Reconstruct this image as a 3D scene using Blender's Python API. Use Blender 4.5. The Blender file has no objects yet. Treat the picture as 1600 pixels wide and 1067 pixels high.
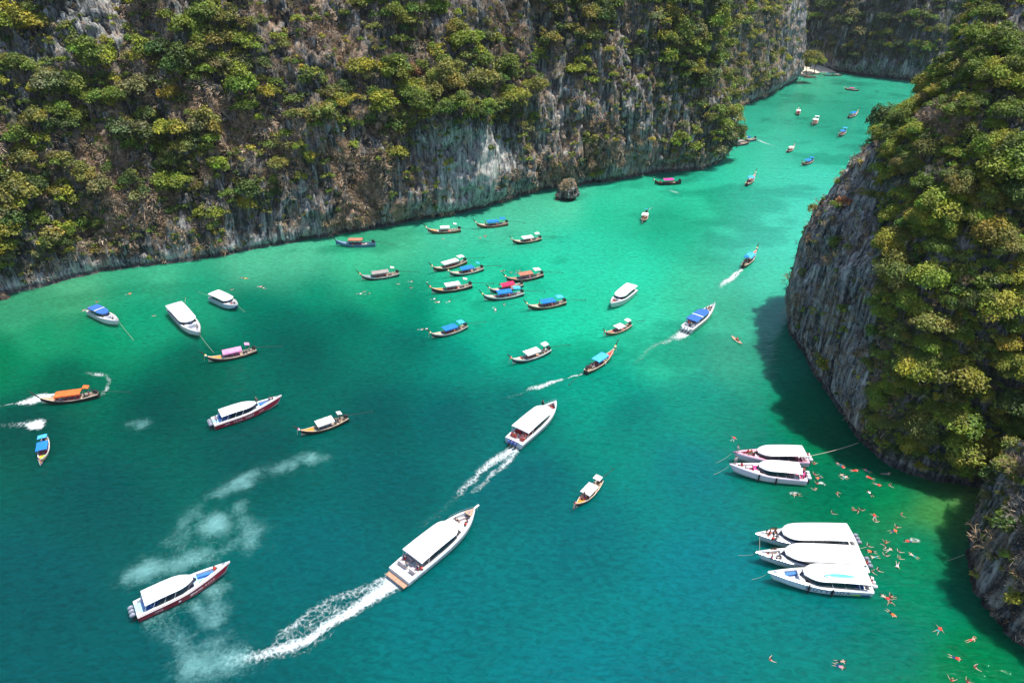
import bpy, math, random
import numpy as np
from mathutils import Vector, Matrix

random.seed(7)
RNG = np.random.default_rng(7)
S = bpy.context.scene
COL = S.collection

# ------------------------------------------------------------------ camera, sky, sun, exposure
CAM_H = 82.0
PITCH = math.radians(30.7)
FPX = 1067.0                       # focal length in pixels of the 1600 px wide photograph
cam_data = bpy.data.cameras.new("camera")
cam_data.sensor_width = 36.0
cam_data.lens = 36.0 * FPX / 1600.0
cam_data.clip_start = 0.5
cam_data.clip_end = 12000.0
cam = bpy.data.objects.new("camera", cam_data)
cam.location = (0, 0, CAM_H)
cam.rotation_euler = (math.radians(90) - PITCH, 0, 0)
COL.objects.link(cam)
S.camera = cam

SUN_DIR = Vector((0.30, 0.02, 0.954)).normalized()
world = bpy.data.worlds.new("World")
S.world = world
world.use_nodes = True
wn = world.node_tree
sky = wn.nodes.new("ShaderNodeTexSky")
sky.sky_type = 'NISHITA'
sky.sun_disc = False
sky.sun_elevation = math.asin(SUN_DIR.z)
sky.sun_rotation = math.atan2(SUN_DIR.x, SUN_DIR.y)
sky.air_density = 1.0
sky.dust_density = 0.6
wn.links.new(sky.outputs[0], wn.nodes["Background"].inputs[0])
wn.nodes["Background"].inputs[1].default_value = 0.14
sun_data = bpy.data.lights.new("sun", 'SUN')
sun_data.energy = 4.2
sun_data.angle = math.radians(0.5)
sun_data.color = (1.0, 0.955, 0.88)
sun = bpy.data.objects.new("sun", sun_data)
sun.rotation_euler = SUN_DIR.to_track_quat('Z', 'Y').to_euler()
sun.location = (60, 20, 300)
COL.objects.link(sun)
S.view_settings.view_transform = 'Standard'
S.view_settings.look = 'None'
S.view_settings.exposure = 0.98
S.view_settings.gamma = 1.0
S.view_settings.use_curve_mapping = False
S.cycles.max_bounces = 6
S.cycles.diffuse_bounces = 3
S.cycles.transparent_max_bounces = 12

CP, SP = math.cos(PITCH), math.sin(PITCH)

def ground(px, py, z=0.0):
    """point of the photograph -> place in the world at height z"""
    a = (px - 800.0) / FPX
    b = (py - 533.5) / FPX
    k = (CAM_H - z) / (SP + b * CP)
    return Vector((a * k, k * (CP - b * SP), z))

def to_px(P):
    """(N,3) world points -> photograph pixels, depth"""
    x, y, z = P[..., 0], P[..., 1], P[..., 2]
    d = y * CP + (CAM_H - z) * SP
    dd = np.maximum(d, 1e-3)
    return 800 + FPX * x / dd, 533.5 + FPX * ((CAM_H - z) * CP - y * SP) / dd, d

# ------------------------------------------------------------------ noise
def _hash(ix, iy, iz, seed):
    h = (ix.astype(np.uint32) * np.uint32(374761393) + iy.astype(np.uint32) * np.uint32(668265263)
         + iz.astype(np.uint32) * np.uint32(2147483647) + np.uint32((seed * 1274126177) & 0xffffffff))
    h = (h ^ (h >> np.uint32(13))) * np.uint32(1274126177)
    h = (h ^ (h >> np.uint32(16))) * np.uint32(2246822519)
    h = h ^ (h >> np.uint32(15))
    return h.astype(np.float64) / 4294967295.0

def vnoise(x, y, z, seed=0):
    """smooth value noise in -1..1"""
    x, y, z = np.broadcast_arrays(np.asarray(x, float), np.asarray(y, float), np.asarray(z, float))
    fx, fy, fz = np.floor(x), np.floor(y), np.floor(z)
    ix, iy, iz = fx.astype(np.int64), fy.astype(np.int64), fz.astype(np.int64)
    tx, ty, tz = x - fx, y - fy, z - fz
    tx = tx * tx * tx * (tx * (tx * 6 - 15) + 10)
    ty = ty * ty * ty * (ty * (ty * 6 - 15) + 10)
    tz = tz * tz * tz * (tz * (tz * 6 - 15) + 10)
    r = 0
    for a in (0, 1):
        for b in (0, 1):
            for c in (0, 1):
                w = (tx if a else 1 - tx) * (ty if b else 1 - ty) * (tz if c else 1 - tz)
                r = r + w * _hash(ix + a, iy + b, iz + c, seed)
    return r * 2 - 1

def fbm(x, y, z, octaves=4, seed=0, gain=0.5, lac=2.03):
    r, amp, tot = 0, 1.0, 0.0
    for o in range(octaves):
        r = r + amp * vnoise(x, y, z, seed + o * 17)
        tot += amp
        amp *= gain
        x, y, z = x * lac + 11.3, y * lac + 5.7, z * lac + 3.1
    return r / tot

def smooth(a, b, x):
    t = np.clip((x - a) / (b - a), 0, 1)
    return t * t * (3 - 2 * t)

def lin(c):
    """sRGB 0..255 -> linear"""
    c = np.asarray(c, float) / 255.0
    return np.where(c <= 0.04045, c / 12.92, ((c + 0.055) / 1.055) ** 2.4)

# ------------------------------------------------------------------ object helpers
def tag(o, label=None, cat=None, group=None, kind=None):
    if label: o['label'] = label
    if cat: o['category'] = cat
    if group: o['group'] = group
    if kind: o['kind'] = kind
    return o

def link(name, me, parent=None, mats=()):
    """one object; its materials sit on the object so alike pieces can share mesh data"""
    o = bpy.data.objects.new(name, me)
    COL.objects.link(o)
    if parent is not None:
        o.parent = parent
    mats = mats if isinstance(mats, (list, tuple)) else [mats]
    while len(me.materials) < len(mats):
        me.materials.append(None)
    for i, m in enumerate(mats):
        o.material_slots[i].link = 'OBJECT'
        o.material_slots[i].material = m
    return o

def empty(name, loc=(0, 0, 0), rz=0.0, scale=1.0, parent=None):
    o = bpy.data.objects.new(name, None)
    o.empty_display_size = 0.5
    o.location = loc
    o.rotation_euler = (0, 0, rz)
    o.scale = (scale, scale, scale)
    if parent is not None: o.parent = parent
    COL.objects.link(o)
    return o

def np_mesh(name, V, F, attrs=None, smooth_shade=False):
    """V (N,3), F (M,k) with k = 3 or 4"""
    V = np.ascontiguousarray(V, dtype=np.float32)
    F = np.ascontiguousarray(F, dtype=np.int32)
    me = bpy.data.meshes.new(name)
    k = F.shape[1]
    me.vertices.add(len(V)); me.vertices.foreach_set("co", V.ravel())
    me.loops.add(F.size); me.loops.foreach_set("vertex_index", F.ravel())
    me.polygons.add(len(F))
    me.polygons.foreach_set("loop_start", np.arange(0, F.size, k, dtype=np.int32))
    me.polygons.foreach_set("use_smooth", np.full(len(F), smooth_shade, dtype=bool))
    me.update(calc_edges=True)
    for an, data in (attrs or {}).items():
        data = np.asarray(data, dtype=np.float32)
        if data.ndim == 1:
            a = me.attributes.new(an, 'FLOAT', 'POINT')
            a.data.foreach_set("value", data)
        else:
            a = me.attributes.new(an, 'FLOAT_COLOR', 'POINT')
            if data.shape[1] == 3:
                data = np.concatenate([data, np.ones((len(data), 1), np.float32)], 1)
            a.data.foreach_set("color", np.ascontiguousarray(data).ravel())
    return me

def grid_faces(nr, nc):
    a = np.arange(nr * nc).reshape(nr, nc)
    return np.stack([a[:-1, :-1], a[:-1, 1:], a[1:, 1:], a[1:, :-1]], -1).reshape(-1, 4)

class MB:
    """collects shapes, then becomes one mesh"""
    def __init__(s): s.v, s.f, s.m = [], [], []
    def add(s, vs, fs, m=0):
        n = len(s.v)
        s.v += [tuple(p) for p in vs]
        for f in fs:
            s.f.append(tuple(i + n for i in f)); s.m.append(m)
    def box(s, c, d, m=0, taper=1.0, rz=0.0, ry=0.0):
        M = Matrix.Translation(c) @ Matrix.Rotation(rz, 4, 'Z') @ Matrix.Rotation(ry, 4, 'Y')
        x, y, z = d[0] / 2, d[1] / 2, d[2] / 2
        vs = [M @ Vector((a * x * t, b * y * t, e * z)) for e, t in ((-1, 1), (1, taper)) for a, b in ((-1, -1), (1, -1), (1, 1), (-1, 1))]
        s.add(vs, [(3, 2, 1, 0), (4, 5, 6, 7), (0, 1, 5, 4), (1, 2, 6, 5), (2, 3, 7, 6), (3, 0, 4, 7)], m)
    def tube(s, pts, rad, n=6, m=0, cap=True):
        pts = [Vector(p) for p in pts]
        if not isinstance(rad, (list, tuple)): rad = [rad] * len(pts)
        rings = []
        for i, p in enumerate(pts):
            d = (pts[min(i + 1, len(pts) - 1)] - pts[max(i - 1, 0)])
            d = d.normalized() if d.length > 1e-9 else Vector((0, 0, 1))
            u = d.cross(Vector((0, 0, 1)) if abs(d.z) < 0.9 else Vector((1, 0, 0))).normalized()
            w = d.cross(u)
            rings.append([p + (u * math.cos(a) + w * math.sin(a)) * rad[i] for a in [2 * math.pi * k / n for k in range(n)]])
        vs = [q for r in rings for q in r]
        fs = [(i * n + k, i * n + (k + 1) % n, (i + 1) * n + (k + 1) % n, (i + 1) * n + k) for i in range(len(pts) - 1) for k in range(n)]
        if cap:
            fs.append(tuple(range(n - 1, -1, -1))); b = (len(pts) - 1) * n
            fs.append(tuple(range(b, b + n)))
        s.add(vs, fs, m)
    def loft(s, rows, m=0, close=False, mcol=None):
        """rows of equally many points; mcol gives the material of each column"""
        n = len(rows[0])
        vs = [p for r in rows for p in r]
        base = len(s.v)
        s.v += [tuple(p) for p in vs]
        for i in range(len(rows) - 1):
            for k in range(n if close else n - 1):
                k2 = (k + 1) % n
                s.f.append((base + i * n + k, base + i * n + k2, base + (i + 1) * n + k2, base + (i + 1) * n + k))
                s.m.append(mcol[k] if mcol else m)
    def ball(s, c, r, m=0, nu=8, nv=5, zmin=-1.0):
        r = r if isinstance(r, (list, tuple)) else (r, r, r)
        rows = []
        for j in range(nv + 1):
            t = math.asin(max(-1, zmin)) + (math.pi / 2 - math.asin(max(-1, zmin))) * j / nv
            rows.append([(c[0] + r[0] * math.cos(t) * math.cos(2 * math.pi * k / nu), c[1] + r[1] * math.cos(t) * math.sin(2 * math.pi * k / nu), c[2] + r[2] * math.sin(t)) for k in range(nu)])
        s.loft(rows, m, close=True)
    def mesh(s, name, smooth_shade=False, angle=35):
        me = bpy.data.meshes.new(name)
        me.from_pydata(s.v, [], s.f)
        me.polygons.foreach_set("material_index", s.m)
        if smooth_shade:
            me.polygons.foreach_set("use_smooth", [True] * len(s.f))
            me.set_sharp_from_angle(angle=math.radians(angle))
        me.update()
        return me

# ------------------------------------------------------------------ materials
MATS = {}
def mat(name, color, rough=0.6, spec=0.4, metal=0.0, var=0.12, scale=3.0, bump=0.0, stain=None):
    """painted or plain surface with a little uneven colour and roughness"""
    if name in MATS: return MATS[name]
    m = bpy.data.materials.new(name); m.use_nodes = True
    nt = m.node_tree; N, L = nt.nodes, nt.links
    b = N["Principled BSDF"]
    b.inputs["Roughness"].default_value = rough
    b.inputs["Specular IOR Level"].default_value = spec
    b.inputs["Metallic"].default_value = metal
    tc = N.new("ShaderNodeTexCoord")
    no = N.new("ShaderNodeTexNoise"); no.inputs["Scale"].default_value = scale; no.inputs["Detail"].default_value = 5
    L.new(tc.outputs["Object"], no.inputs["Vector"])
    mp = N.new("ShaderNodeMapRange"); mp.inputs["From Min"].default_value = 0.3; mp.inputs["From Max"].default_value = 0.7
    mp.inputs["To Min"].default_value = 1 - var; mp.inputs["To Max"].default_value = 1 + var * 0.6
    L.new(no.outputs["Fac"], mp.inputs["Value"])
    hs = N.new("ShaderNodeMix"); hs.data_type = 'RGBA'; hs.blend_type = 'MULTIPLY'; hs.inputs[0].default_value = 1
    hs.inputs[6].default_value = (*color, 1)
    L.new(mp.outputs[0], hs.inputs[7])
    out = hs.outputs[2]
    if stain:
        n2 = N.new("ShaderNodeTexNoise"); n2.inputs["Scale"].default_value = scale * 0.35; n2.inputs["Detail"].default_value = 7
        L.new(tc.outputs["Object"], n2.inputs["Vector"])
        r2 = N.new("ShaderNodeMapRange"); r2.inputs["From Min"].default_value = 0.55; r2.inputs["From Max"].default_value = 0.75; r2.inputs["To Max"].default_value = 0.7
        L.new(n2.outputs["Fac"], r2.inputs["Value"])
        mx = N.new("ShaderNodeMix"); mx.data_type = 'RGBA'; mx.inputs[7].default_value = (*stain, 1)
        L.new(r2.outputs[0], mx.inputs[0]); L.new(out, mx.inputs[6]); out = mx.outputs[2]
    L.new(out, b.inputs["Base Color"])
    if bump:
        bp = N.new("ShaderNodeBump"); bp.inputs["Strength"].default_value = bump; bp.inputs["Distance"].default_value = 0.02
        L.new(no.outputs["Fac"], bp.inputs["Height"]); L.new(bp.outputs[0], b.inputs["Normal"])
    MATS[name] = m
    return m

def foliage_mat(name, color, trans=0.3, attr='tint'):
    if name in MATS: return MATS[name]
    m = bpy.data.materials.new(name); m.use_nodes = True
    nt = m.node_tree; N, L = nt.nodes, nt.links
    N.remove(N["Principled BSDF"])
    at = N.new("ShaderNodeAttribute"); at.attribute_name = attr
    geo = N.new("ShaderNodeNewGeometry")
    nz = N.new("ShaderNodeTexNoise"); nz.inputs["Scale"].default_value = 0.35; nz.inputs["Detail"].default_value = 3
    L.new(geo.outputs["Position"], nz.inputs["Vector"])
    mr = N.new("ShaderNodeMapRange"); mr.inputs["From Min"].default_value = 0.3; mr.inputs["From Max"].default_value = 0.7
    mr.inputs["To Min"].default_value = 0.7; mr.inputs["To Max"].default_value = 1.25
    L.new(nz.outputs["Fac"], mr.inputs["Value"])
    mx = N.new("ShaderNodeMix"); mx.data_type = 'RGBA'; mx.blend_type = 'MULTIPLY'; mx.inputs[0].default_value = 1
    if color is None:
        L.new(at.outputs["Color"], mx.inputs[6])
    else:
        m2 = N.new("ShaderNodeMix"); m2.data_type = 'RGBA'; m2.blend_type = 'MULTIPLY'; m2.inputs[0].default_value = 1
        m2.inputs[6].default_value = (*color, 1); L.new(at.outputs["Color"], m2.inputs[7]); L.new(m2.outputs[2], mx.inputs[6])
    L.new(mr.outputs[0], mx.inputs[7])
    d = N.new("ShaderNodeBsdfDiffuse"); t = N.new("ShaderNodeBsdfTranslucent"); g = N.new("ShaderNodeBsdfGlossy")
    g.inputs["Roughness"].default_value = 0.55
    L.new(mx.outputs[2], d.inputs["Color"]); L.new(mx.outputs[2], t.inputs["Color"])
    a = N.new("ShaderNodeMixShader"); a.inputs[0].default_value = trans
    L.new(d.outputs[0], a.inputs[1]); L.new(t.outputs[0], a.inputs[2])
    b = N.new("ShaderNodeMixShader"); b.inputs[0].default_value = 0.03
    L.new(a.outputs[0], b.inputs[1]); L.new(g.outputs[0], b.inputs[2])
    L.new(b.outputs[0], N["Material Output"].inputs["Surface"])
    MATS[name] = m
    return m
# ------------------------------------------------------------------ water: colour of the lagoon by depth and seabed
WATER_POINTS = [
 # px, py, sRGB of the water itself
 (-150,540,45,165,128),(30,490,70,178,138),(100,462,80,184,142),(250,440,66,186,148),(60,520,18,156,116),(150,515,8,148,112),(0,560,0,128,98),
 (230,490,15,156,122),(300,460,24,164,130),(400,412,76,190,154),(480,397,80,195,158),(600,372,80,200,158),(560,402,60,195,152),(700,348,66,198,164),
 (800,330,75,196,162),(880,322,80,205,168),(500,450,4,142,116),(400,470,0,126,106),(600,452,20,165,128),(660,482,5,132,112),(560,500,0,110,100),
 (430,500,0,114,102),(475,505,0,112,102),(440,530,0,104,98),(480,560,0,100,95),(300,580,0,104,92),(100,585,0,106,92),(650,540,0,112,105),(250,640,0,95,90),(50,660,0,92,88),(400,700,0,96,94),
 (600,650,0,98,97),(720,480,30,190,152),(850,420,38,206,168),(760,430,30,195,157),(900,380,42,206,172),(950,340,38,196,158),(1000,300,52,202,164),
 (1000,420,42,210,172),(900,520,32,202,164),(780,540,20,176,147),(720,570,0,135,122),(850,590,5,150,132),(950,600,8,155,134),(800,640,0,115,112),
 (700,650,0,105,106),(1050,360,34,182,148),(1100,330,42,196,158),(1100,450,56,196,158),(1150,480,60,186,150),(1000,500,50,206,168),(1050,560,40,186,152),
 (1150,560,58,176,145),(1100,620,10,150,132),(1000,650,0,130,121),(1150,650,5,136,118),(1200,450,62,202,168),(1200,400,62,206,177),(1250,350,66,210,182),
 (1200,300,48,206,172),(1270,300,62,210,182),(1150,270,48,200,167),(1200,220,52,200,167),(1280,230,52,200,167),(1180,190,52,190,162),(1250,170,46,182,150),
 (1300,200,44,178,150),(1350,170,44,178,150),(1380,150,56,196,162),(1280,135,72,200,164),(1200,160,42,172,143),(1400,180,60,200,170),(1210,560,40,170,135),
 (1200,600,22,150,124),(1250,640,8,140,105),(1200,700,0,126,110),(1290,690,4,128,95),(1330,760,0,120,96),(1400,770,12,134,95),(1480,790,62,148,92),
 (1525,775,110,160,105),(1450,850,8,132,102),(1450,950,2,134,106),(1400,1000,0,126,114),(1550,1050,8,130,92),(1300,980,0,125,124),(1100,900,0,128,135),
 (1100,750,0,126,128),(900,850,0,118,122),(700,950,0,118,122),(500,850,0,108,111),(300,1000,0,102,104),(50,900,0,98,100),(50,1080,0,100,102),
 (900,1080,0,125,131),(600,750,0,103,104),(150,780,0,96,95),(800,750,0,110,114),(-200,800,0,95,95),(1700,1000,8,125,95),(1450,120,50,190,158),(1000,1150,0,115,122),(400,1150,0,102,106)]

def lagoon_color(X, Y):
    """linear base colour of the water at world x, y"""
    P = np.array([(p[0], p[1]) for p in WATER_POINTS], float)
    C = np.array([lin(p[2:5]) for p in WATER_POINTS])
    wob = 9.0
    x = X + wob * 0.5 * fbm(X * 0.03, Y * 0.03, 0.3 + 0 * X, 3, 41)
    y = Y + wob * 0.5 * fbm(X * 0.03, Y * 0.03, 7.3 + 0 * X, 3, 43)
    PX, PY, _ = to_px(np.stack([x, y, np.zeros_like(x)], -1))
    out = np.zeros(X.shape + (3,)); W = np.zeros(X.shape)
    # nearer rows of the lagoon are seen larger: distances are measured in the photograph, softened
    for (qx, qy), c in zip(P, C):
        d2 = ((PX - qx) / 1.25) ** 2 + (PY - qy) ** 2
        w = 1.0 / (d2 + 900.0) ** 2.0
        out += w[..., None] * c; W += w
    return out / W[..., None]

def build_water():
    step = 1.25
    xs = np.arange(-330, 340, step); ys = np.arange(20, 560, step)
    X, Y = np.meshgrid(xs, ys)
    C = lagoon_color(X, Y)
    # seagrass and rock patches on the pale seabed
    bright = smooth(0.25, 0.5, C[..., 1])
    n1 = fbm(X * 0.035 - Y * 0.012, Y * 0.045, 1.0 + 0 * X, 5, 90, 0.6)
    n2 = fbm(X * 0.13, Y * 0.13, 4.0 + 0 * X, 3, 91)
    patch = smooth(0.06, 0.42, n1 + 0.25 * n2)
    for (px, py, r, a) in ((1050, 345, 13, .9), (1120, 400, 9, .9), (1150, 405, 6, .7), (1165, 485, 11, .9), (1205, 505, 10, .5), (1120, 465, 7, .6), (1000, 360, 12, .4), (1300, 205, 16, .5), (880, 372, 8, .3), (1330, 165, 16, .5), (640, 447, 3, .9), (658, 447, 2.5, .8), (225, 430, 3.2, 1.0), (205, 434, 2.5, .7), (738, 338, 2.5, .8), (850, 308, 2, .6), (1205, 163, 3, .9), (1230, 190, 3, .6)):
        g = ground(px, py)
        d = np.hypot(X - g.x, (Y - g.y) * 0.75) / r
        patch = np.maximum(patch * 1.0, a * np.exp(-d * d) * (0.75 + 0.6 * n2))
    C = C * (1 - 0.42 * (np.clip(patch, 0, 1) * bright)[..., None] * np.array([1.0, 0.62, 0.60]))
    C = np.clip(C - np.array([0.004, 0.046, 0.046]), 0, 1) * np.array([1.2, 1.14, 1.09])
    C = C * (1 + smooth(0.15, 0.45, C[..., 1])[..., None] * np.array([0.0, -0.02, -0.01]))
    C = C * (1 + 0.07 * fbm(X * 0.08, Y * 0.08, 9.0 + 0 * X, 4, 95))[..., None]
    V = np.stack([X, Y, np.zeros_like(X)], -1).reshape(-1, 3)
    me = np_mesh("lagoon_water", V, grid_faces(*X.shape), {"depth_color": np.clip(C.reshape(-1, 3), 0, 1)}, True)
    o = link("lagoon_water", me, None, [water_mat()])
    tag(o, "turquoise to deep teal lagoon water between the limestone cliffs", kind='structure')
    sea = np_mesh("open_sea", np.array([(-2000, -2000, -2.5), (2000, -2000, -2.5), (2000, 2000, -2.5), (-2000, 2000, -2.5)]), np.array([[0, 1, 2, 3]]))
    tag(link("open_sea", sea, None, [mat("deep_sea", (0.0, 0.06, 0.065), 0.2, 0.5)]), "deep teal sea beyond the lagoon", kind='structure')

WATER_GAIN = 0.415
def water_mat():
    m = bpy.data.materials.new("lagoon_water"); m.use_nodes = True
    nt = m.node_tree; N, L = nt.nodes, nt.links
    b = N["Principled BSDF"]
    b.inputs["Roughness"].default_value = 0.13
    b.inputs["IOR"].default_value = 1.33
    b.inputs["Specular IOR Level"].default_value = 0.30
    b.subsurface_method = 'BURLEY'
    b.inputs["Subsurface Weight"].default_value = 0.75
    b.inputs["Subsurface Radius"].default_value = (0.5, 1.0, 0.9)
    b.inputs["Subsurface Scale"].default_value = 3.0
    at = N.new("ShaderNodeAttribute"); at.attribute_name = "depth_color"
    geo = N.new("ShaderNodeNewGeometry")
    def noise(scale, detail, rot=0.0, sx=1.0, sy=1.0, dist=0.0):
        mp = N.new("ShaderNodeMapping"); mp.inputs["Rotation"].default_value = (0, 0, rot); mp.inputs["Scale"].default_value = (sx, sy, 1)
        L.new(geo.outputs["Position"], mp.inputs["Vector"])
        n = N.new("ShaderNodeTexNoise"); n.inputs["Scale"].default_value = scale; n.inputs["Detail"].default_value = detail; n.inputs["Distortion"].default_value = dist
        L.new(mp.outputs[0], n.inputs["Vector"])
        return n.outputs["Fac"]
    fine = noise(0.9, 4, 0.5, 0.7, 1.6, 0.6)
    big = noise(0.22, 4, 0.5, 0.6, 1.5, 0.5)
    add = N.new("ShaderNodeMath"); add.operation = 'MULTIPLY_ADD'; add.inputs[1].default_value = 2.2
    L.new(big, add.inputs[0]); L.new(fine, add.inputs[2])
    gust = noise(0.03, 3)
    bs = N.new("ShaderNodeMapRange"); bs.inputs["From Min"].default_value = 0.35; bs.inputs["From Max"].default_value = 0.65
    bs.inputs["To Min"].default_value = 0.14; bs.inputs["To Max"].default_value = 0.34
    L.new(gust, bs.inputs["Value"])
    bp = N.new("ShaderNodeBump"); bp.inputs["Distance"].default_value = 0.55
    L.new(bs.outputs[0], bp.inputs["Strength"])
    L.new(add.outputs[0], bp.inputs["Height"]); L.new(bp.outputs[0], b.inputs["Normal"])
    # light through ripples: slightly uneven body colour
    mr = N.new("ShaderNodeMapRange"); mr.inputs["From Min"].default_value = 0.3; mr.inputs["From Max"].default_value = 0.7
    mr.inputs["To Min"].default_value = WATER_GAIN * 0.77; mr.inputs["To Max"].default_value = WATER_GAIN * 1.23
    rip = noise(1.0, 6, 0.5, 0.75, 1.5, 0.8)
    L.new(rip, mr.inputs["Value"])
    mx = N.new("ShaderNodeMix"); mx.data_type = 'RGBA'; mx.blend_type = 'MULTIPLY'; mx.inputs[0].default_value = 1
    L.new(at.outputs["Color"], mx.inputs[6]); L.new(mr.outputs[0], mx.inputs[7])
    L.new(mx.outputs[2], b.inputs["Base Color"])
    return m

build_water()

# ------------------------------------------------------------------ how much grows where on the cliffs (read off the photograph)
GREEN = """
5 5 3 2 3 3 4 4 1 1 2 4 5 3 2 1 3 6 6 3 6 7 5
5 6 3 2 4 4 6 6 3 1 2 3 6 4 6 3 3 6 6 2 6 8 5
4 5 2 3 5 6 6 7 5 2 2 5 4 6 7 4 4 4 4 2 6 8 5
5 6 5 5 5 5 4 7 5 4 5 6 7 7 8 7 5 2 3 4 5 5 3
6 6 5 5 6 4 3 3 5 4 5 3 6 5 7 7 6 0 3 2 2 3 6
6 6 5 5 6 6 6 2 4 3 2 2 5 0 1 0 4 0 4 1 2 4 7
6 6 4 3 6 6 6 3 3 3 1 2 2 1 0 0 2 1 4 1 1 3 3
7 7 5 3 4 6 3 2 4 1 1 1 1 2 0 0 1 1 1 0 0 0 0
7 7 6 4 4 3 4 3 3 2 1 1 1 1 0 0 0 0 0 0 0 0 0
6 6 5 5 5 3 4 1 1 0 0 0 0 0 0 0 0 0 0 0 0 0 0
7 5 2 1 1 1 0 0 0 0 0 0 0 0 0 0 0 0 0 0 0 0 0
3 0 0 0 0 0 0 0 0 0 0 0 0 0 0 0 0 0 0 0 0 0 0"""
DRY = """
0 0 0 1 4 3 1 2 7 6 4 2 3 2 3 4 4 1 1 3 1 1 1
1 1 0 1 4 3 1 2 4 6 6 3 2 4 2 4 4 2 2 2 1 0 1
1 1 1 3 4 3 2 1 2 4 5 2 2 3 1 4 4 3 3 2 1 0 1
1 2 3 4 3 3 3 2 2 3 3 2 2 2 1 2 3 2 2 2 1 1 2
2 2 2 3 2 4 5 6 3 3 3 5 2 2 1 1 2 1 3 2 1 1 1
3 2 3 5 3 3 3 7 5 3 4 5 3 0 0 0 3 2 4 3 2 1 1
3 4 5 6 3 2 3 6 4 3 6 6 4 2 0 0 3 4 3 3 2 2 2
2 2 4 6 6 3 3 4 3 1 7 7 5 3 0 1 2 3 2 2 1 1 2
1 1 3 5 6 2 2 3 2 3 4 6 4 2 1 0 1 1 1 1 0 0 0
2 1 3 4 4 2 3 1 1 2 3 3 2 1 0 0 0 0 0 0 0 0 0
1 2 2 3 2 1 1 1 0 0 0 0 0 0 0 0 0 0 0 0 0 0 0
1 1 0 0 0 0 0 0 0 0 0 0 0 0 0 0 0 0 0 0 0 0 0"""
def _tab(s): return np.array([[float(c) for c in r.split()] for r in s.strip().split("\n")]) / 9.0
GREEN, DRY = _tab(GREEN), _tab(DRY)

def sample_tab(T, px, py, cw=50.0, ch=40.0):
    x = np.clip(px / cw - 0.5, 0, T.shape[1] - 1.001); y = np.clip(py / ch - 0.5, 0, T.shape[0] - 1.001)
    i, j = x.astype(int), y.astype(int); u, v = x - i, y - j
    return (T[j, i] * (1 - u) * (1 - v) + T[j, i + 1] * u * (1 - v) + T[j + 1, i] * (1 - u) * v + T[j + 1, i + 1] * u * v)

def in_poly(px, py, poly):
    r = np.zeros(px.shape, bool)
    n = len(poly)
    for i in range(n):
        x0, y0 = poly[i]; x1, y1 = poly[(i + 1) % n]
        c = ((y0 > py) != (y1 > py)) & (px < (x1 - x0) * (py - y0) / (y1 - y0 + 1e-9) + x0)
        r ^= c
    return r

BARE_RIGHT = [(1190, 470), (1330, 235), (1378, 228), (1372, 330), (1366, 480), (1352, 600), (1350, 692), (1300, 660), (1215, 540)]
def cover(P, which):
    """green and dry cover, 0..1, at the points of a cliff"""
    px, py, d = to_px(P)
    h = P[..., 2]
    nz = fbm(P[..., 0] * 0.12, P[..., 1] * 0.12, P[..., 2] * 0.12, 3, 5)
    if which == 'left':
        g, q = sample_tab(GREEN, px, py), sample_tab(DRY, px, py)
        g = g * smooth(1.5, 5, h + 2 * nz)
    elif which == 'right':
        bare = in_poly(px + 8 * nz, py + 8 * nz, BARE_RIGHT)
        g = np.where(bare, 0.04, 0.95); q = np.where(bare, 0.10, 0.06)
        g = g * np.where(px > 1345, smooth(0.5, 2.5, h + 2 * nz), smooth(3, 7, h + 3 * nz))
        dry = np.exp(-(((px - 1455) / 45) ** 2 + ((py - 190) / 22) ** 2)) + np.exp(-(((px - 1380) / 18) ** 2 + ((py - 590) / 50) ** 2)) * 0.7
        q = np.clip(q + dry, 0, 1); g = g * (1 - 0.7 * np.clip(dry, 0, 1))
        rock = np.exp(-(((px - 1580) / 45) ** 2 + ((py - 20) / 30) ** 2)); g = g * (1 - 0.8 * rock)
    elif which == 'near':
        g = np.where(py < 830, 0.45, 0.14); q = 0.25 + 0 * g
        g = g * smooth(3, 8, h + 2 * nz)
    elif which == 'headland':
        edge = smooth(1200, 1245, px)
        g = (0.62 + 0.5 * nz) * (1 - 0.75 * edge); q = 0.45 - 0.5 * nz - 0.2 * edge
        g = g * smooth(4, 10, h + 3 * nz)
    else:
        g = 0.80 + 0.5 * nz; q = 0.10 + 0 * g
        g = g * smooth(6, 16, h + 5 * nz)
    return np.clip(g, 0, 1), np.clip(q, 0, 1)

# ------------------------------------------------------------------ cliffs
def smooth_rows(A, k):
    if k < 1: return A
    ker = np.hanning(2 * k + 3)[1:-1]; ker /= ker.sum()
    out = np.empty_like(A)
    pad = np.pad(A, ((0, 0), (k, k), (0, 0)), mode='edge')
    for c in range(A.shape[2]):
        for r in range(A.shape[0]):
            out[r, :, c] = np.convolve(pad[r, :, c], ker, mode='valid')
    return out

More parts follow.
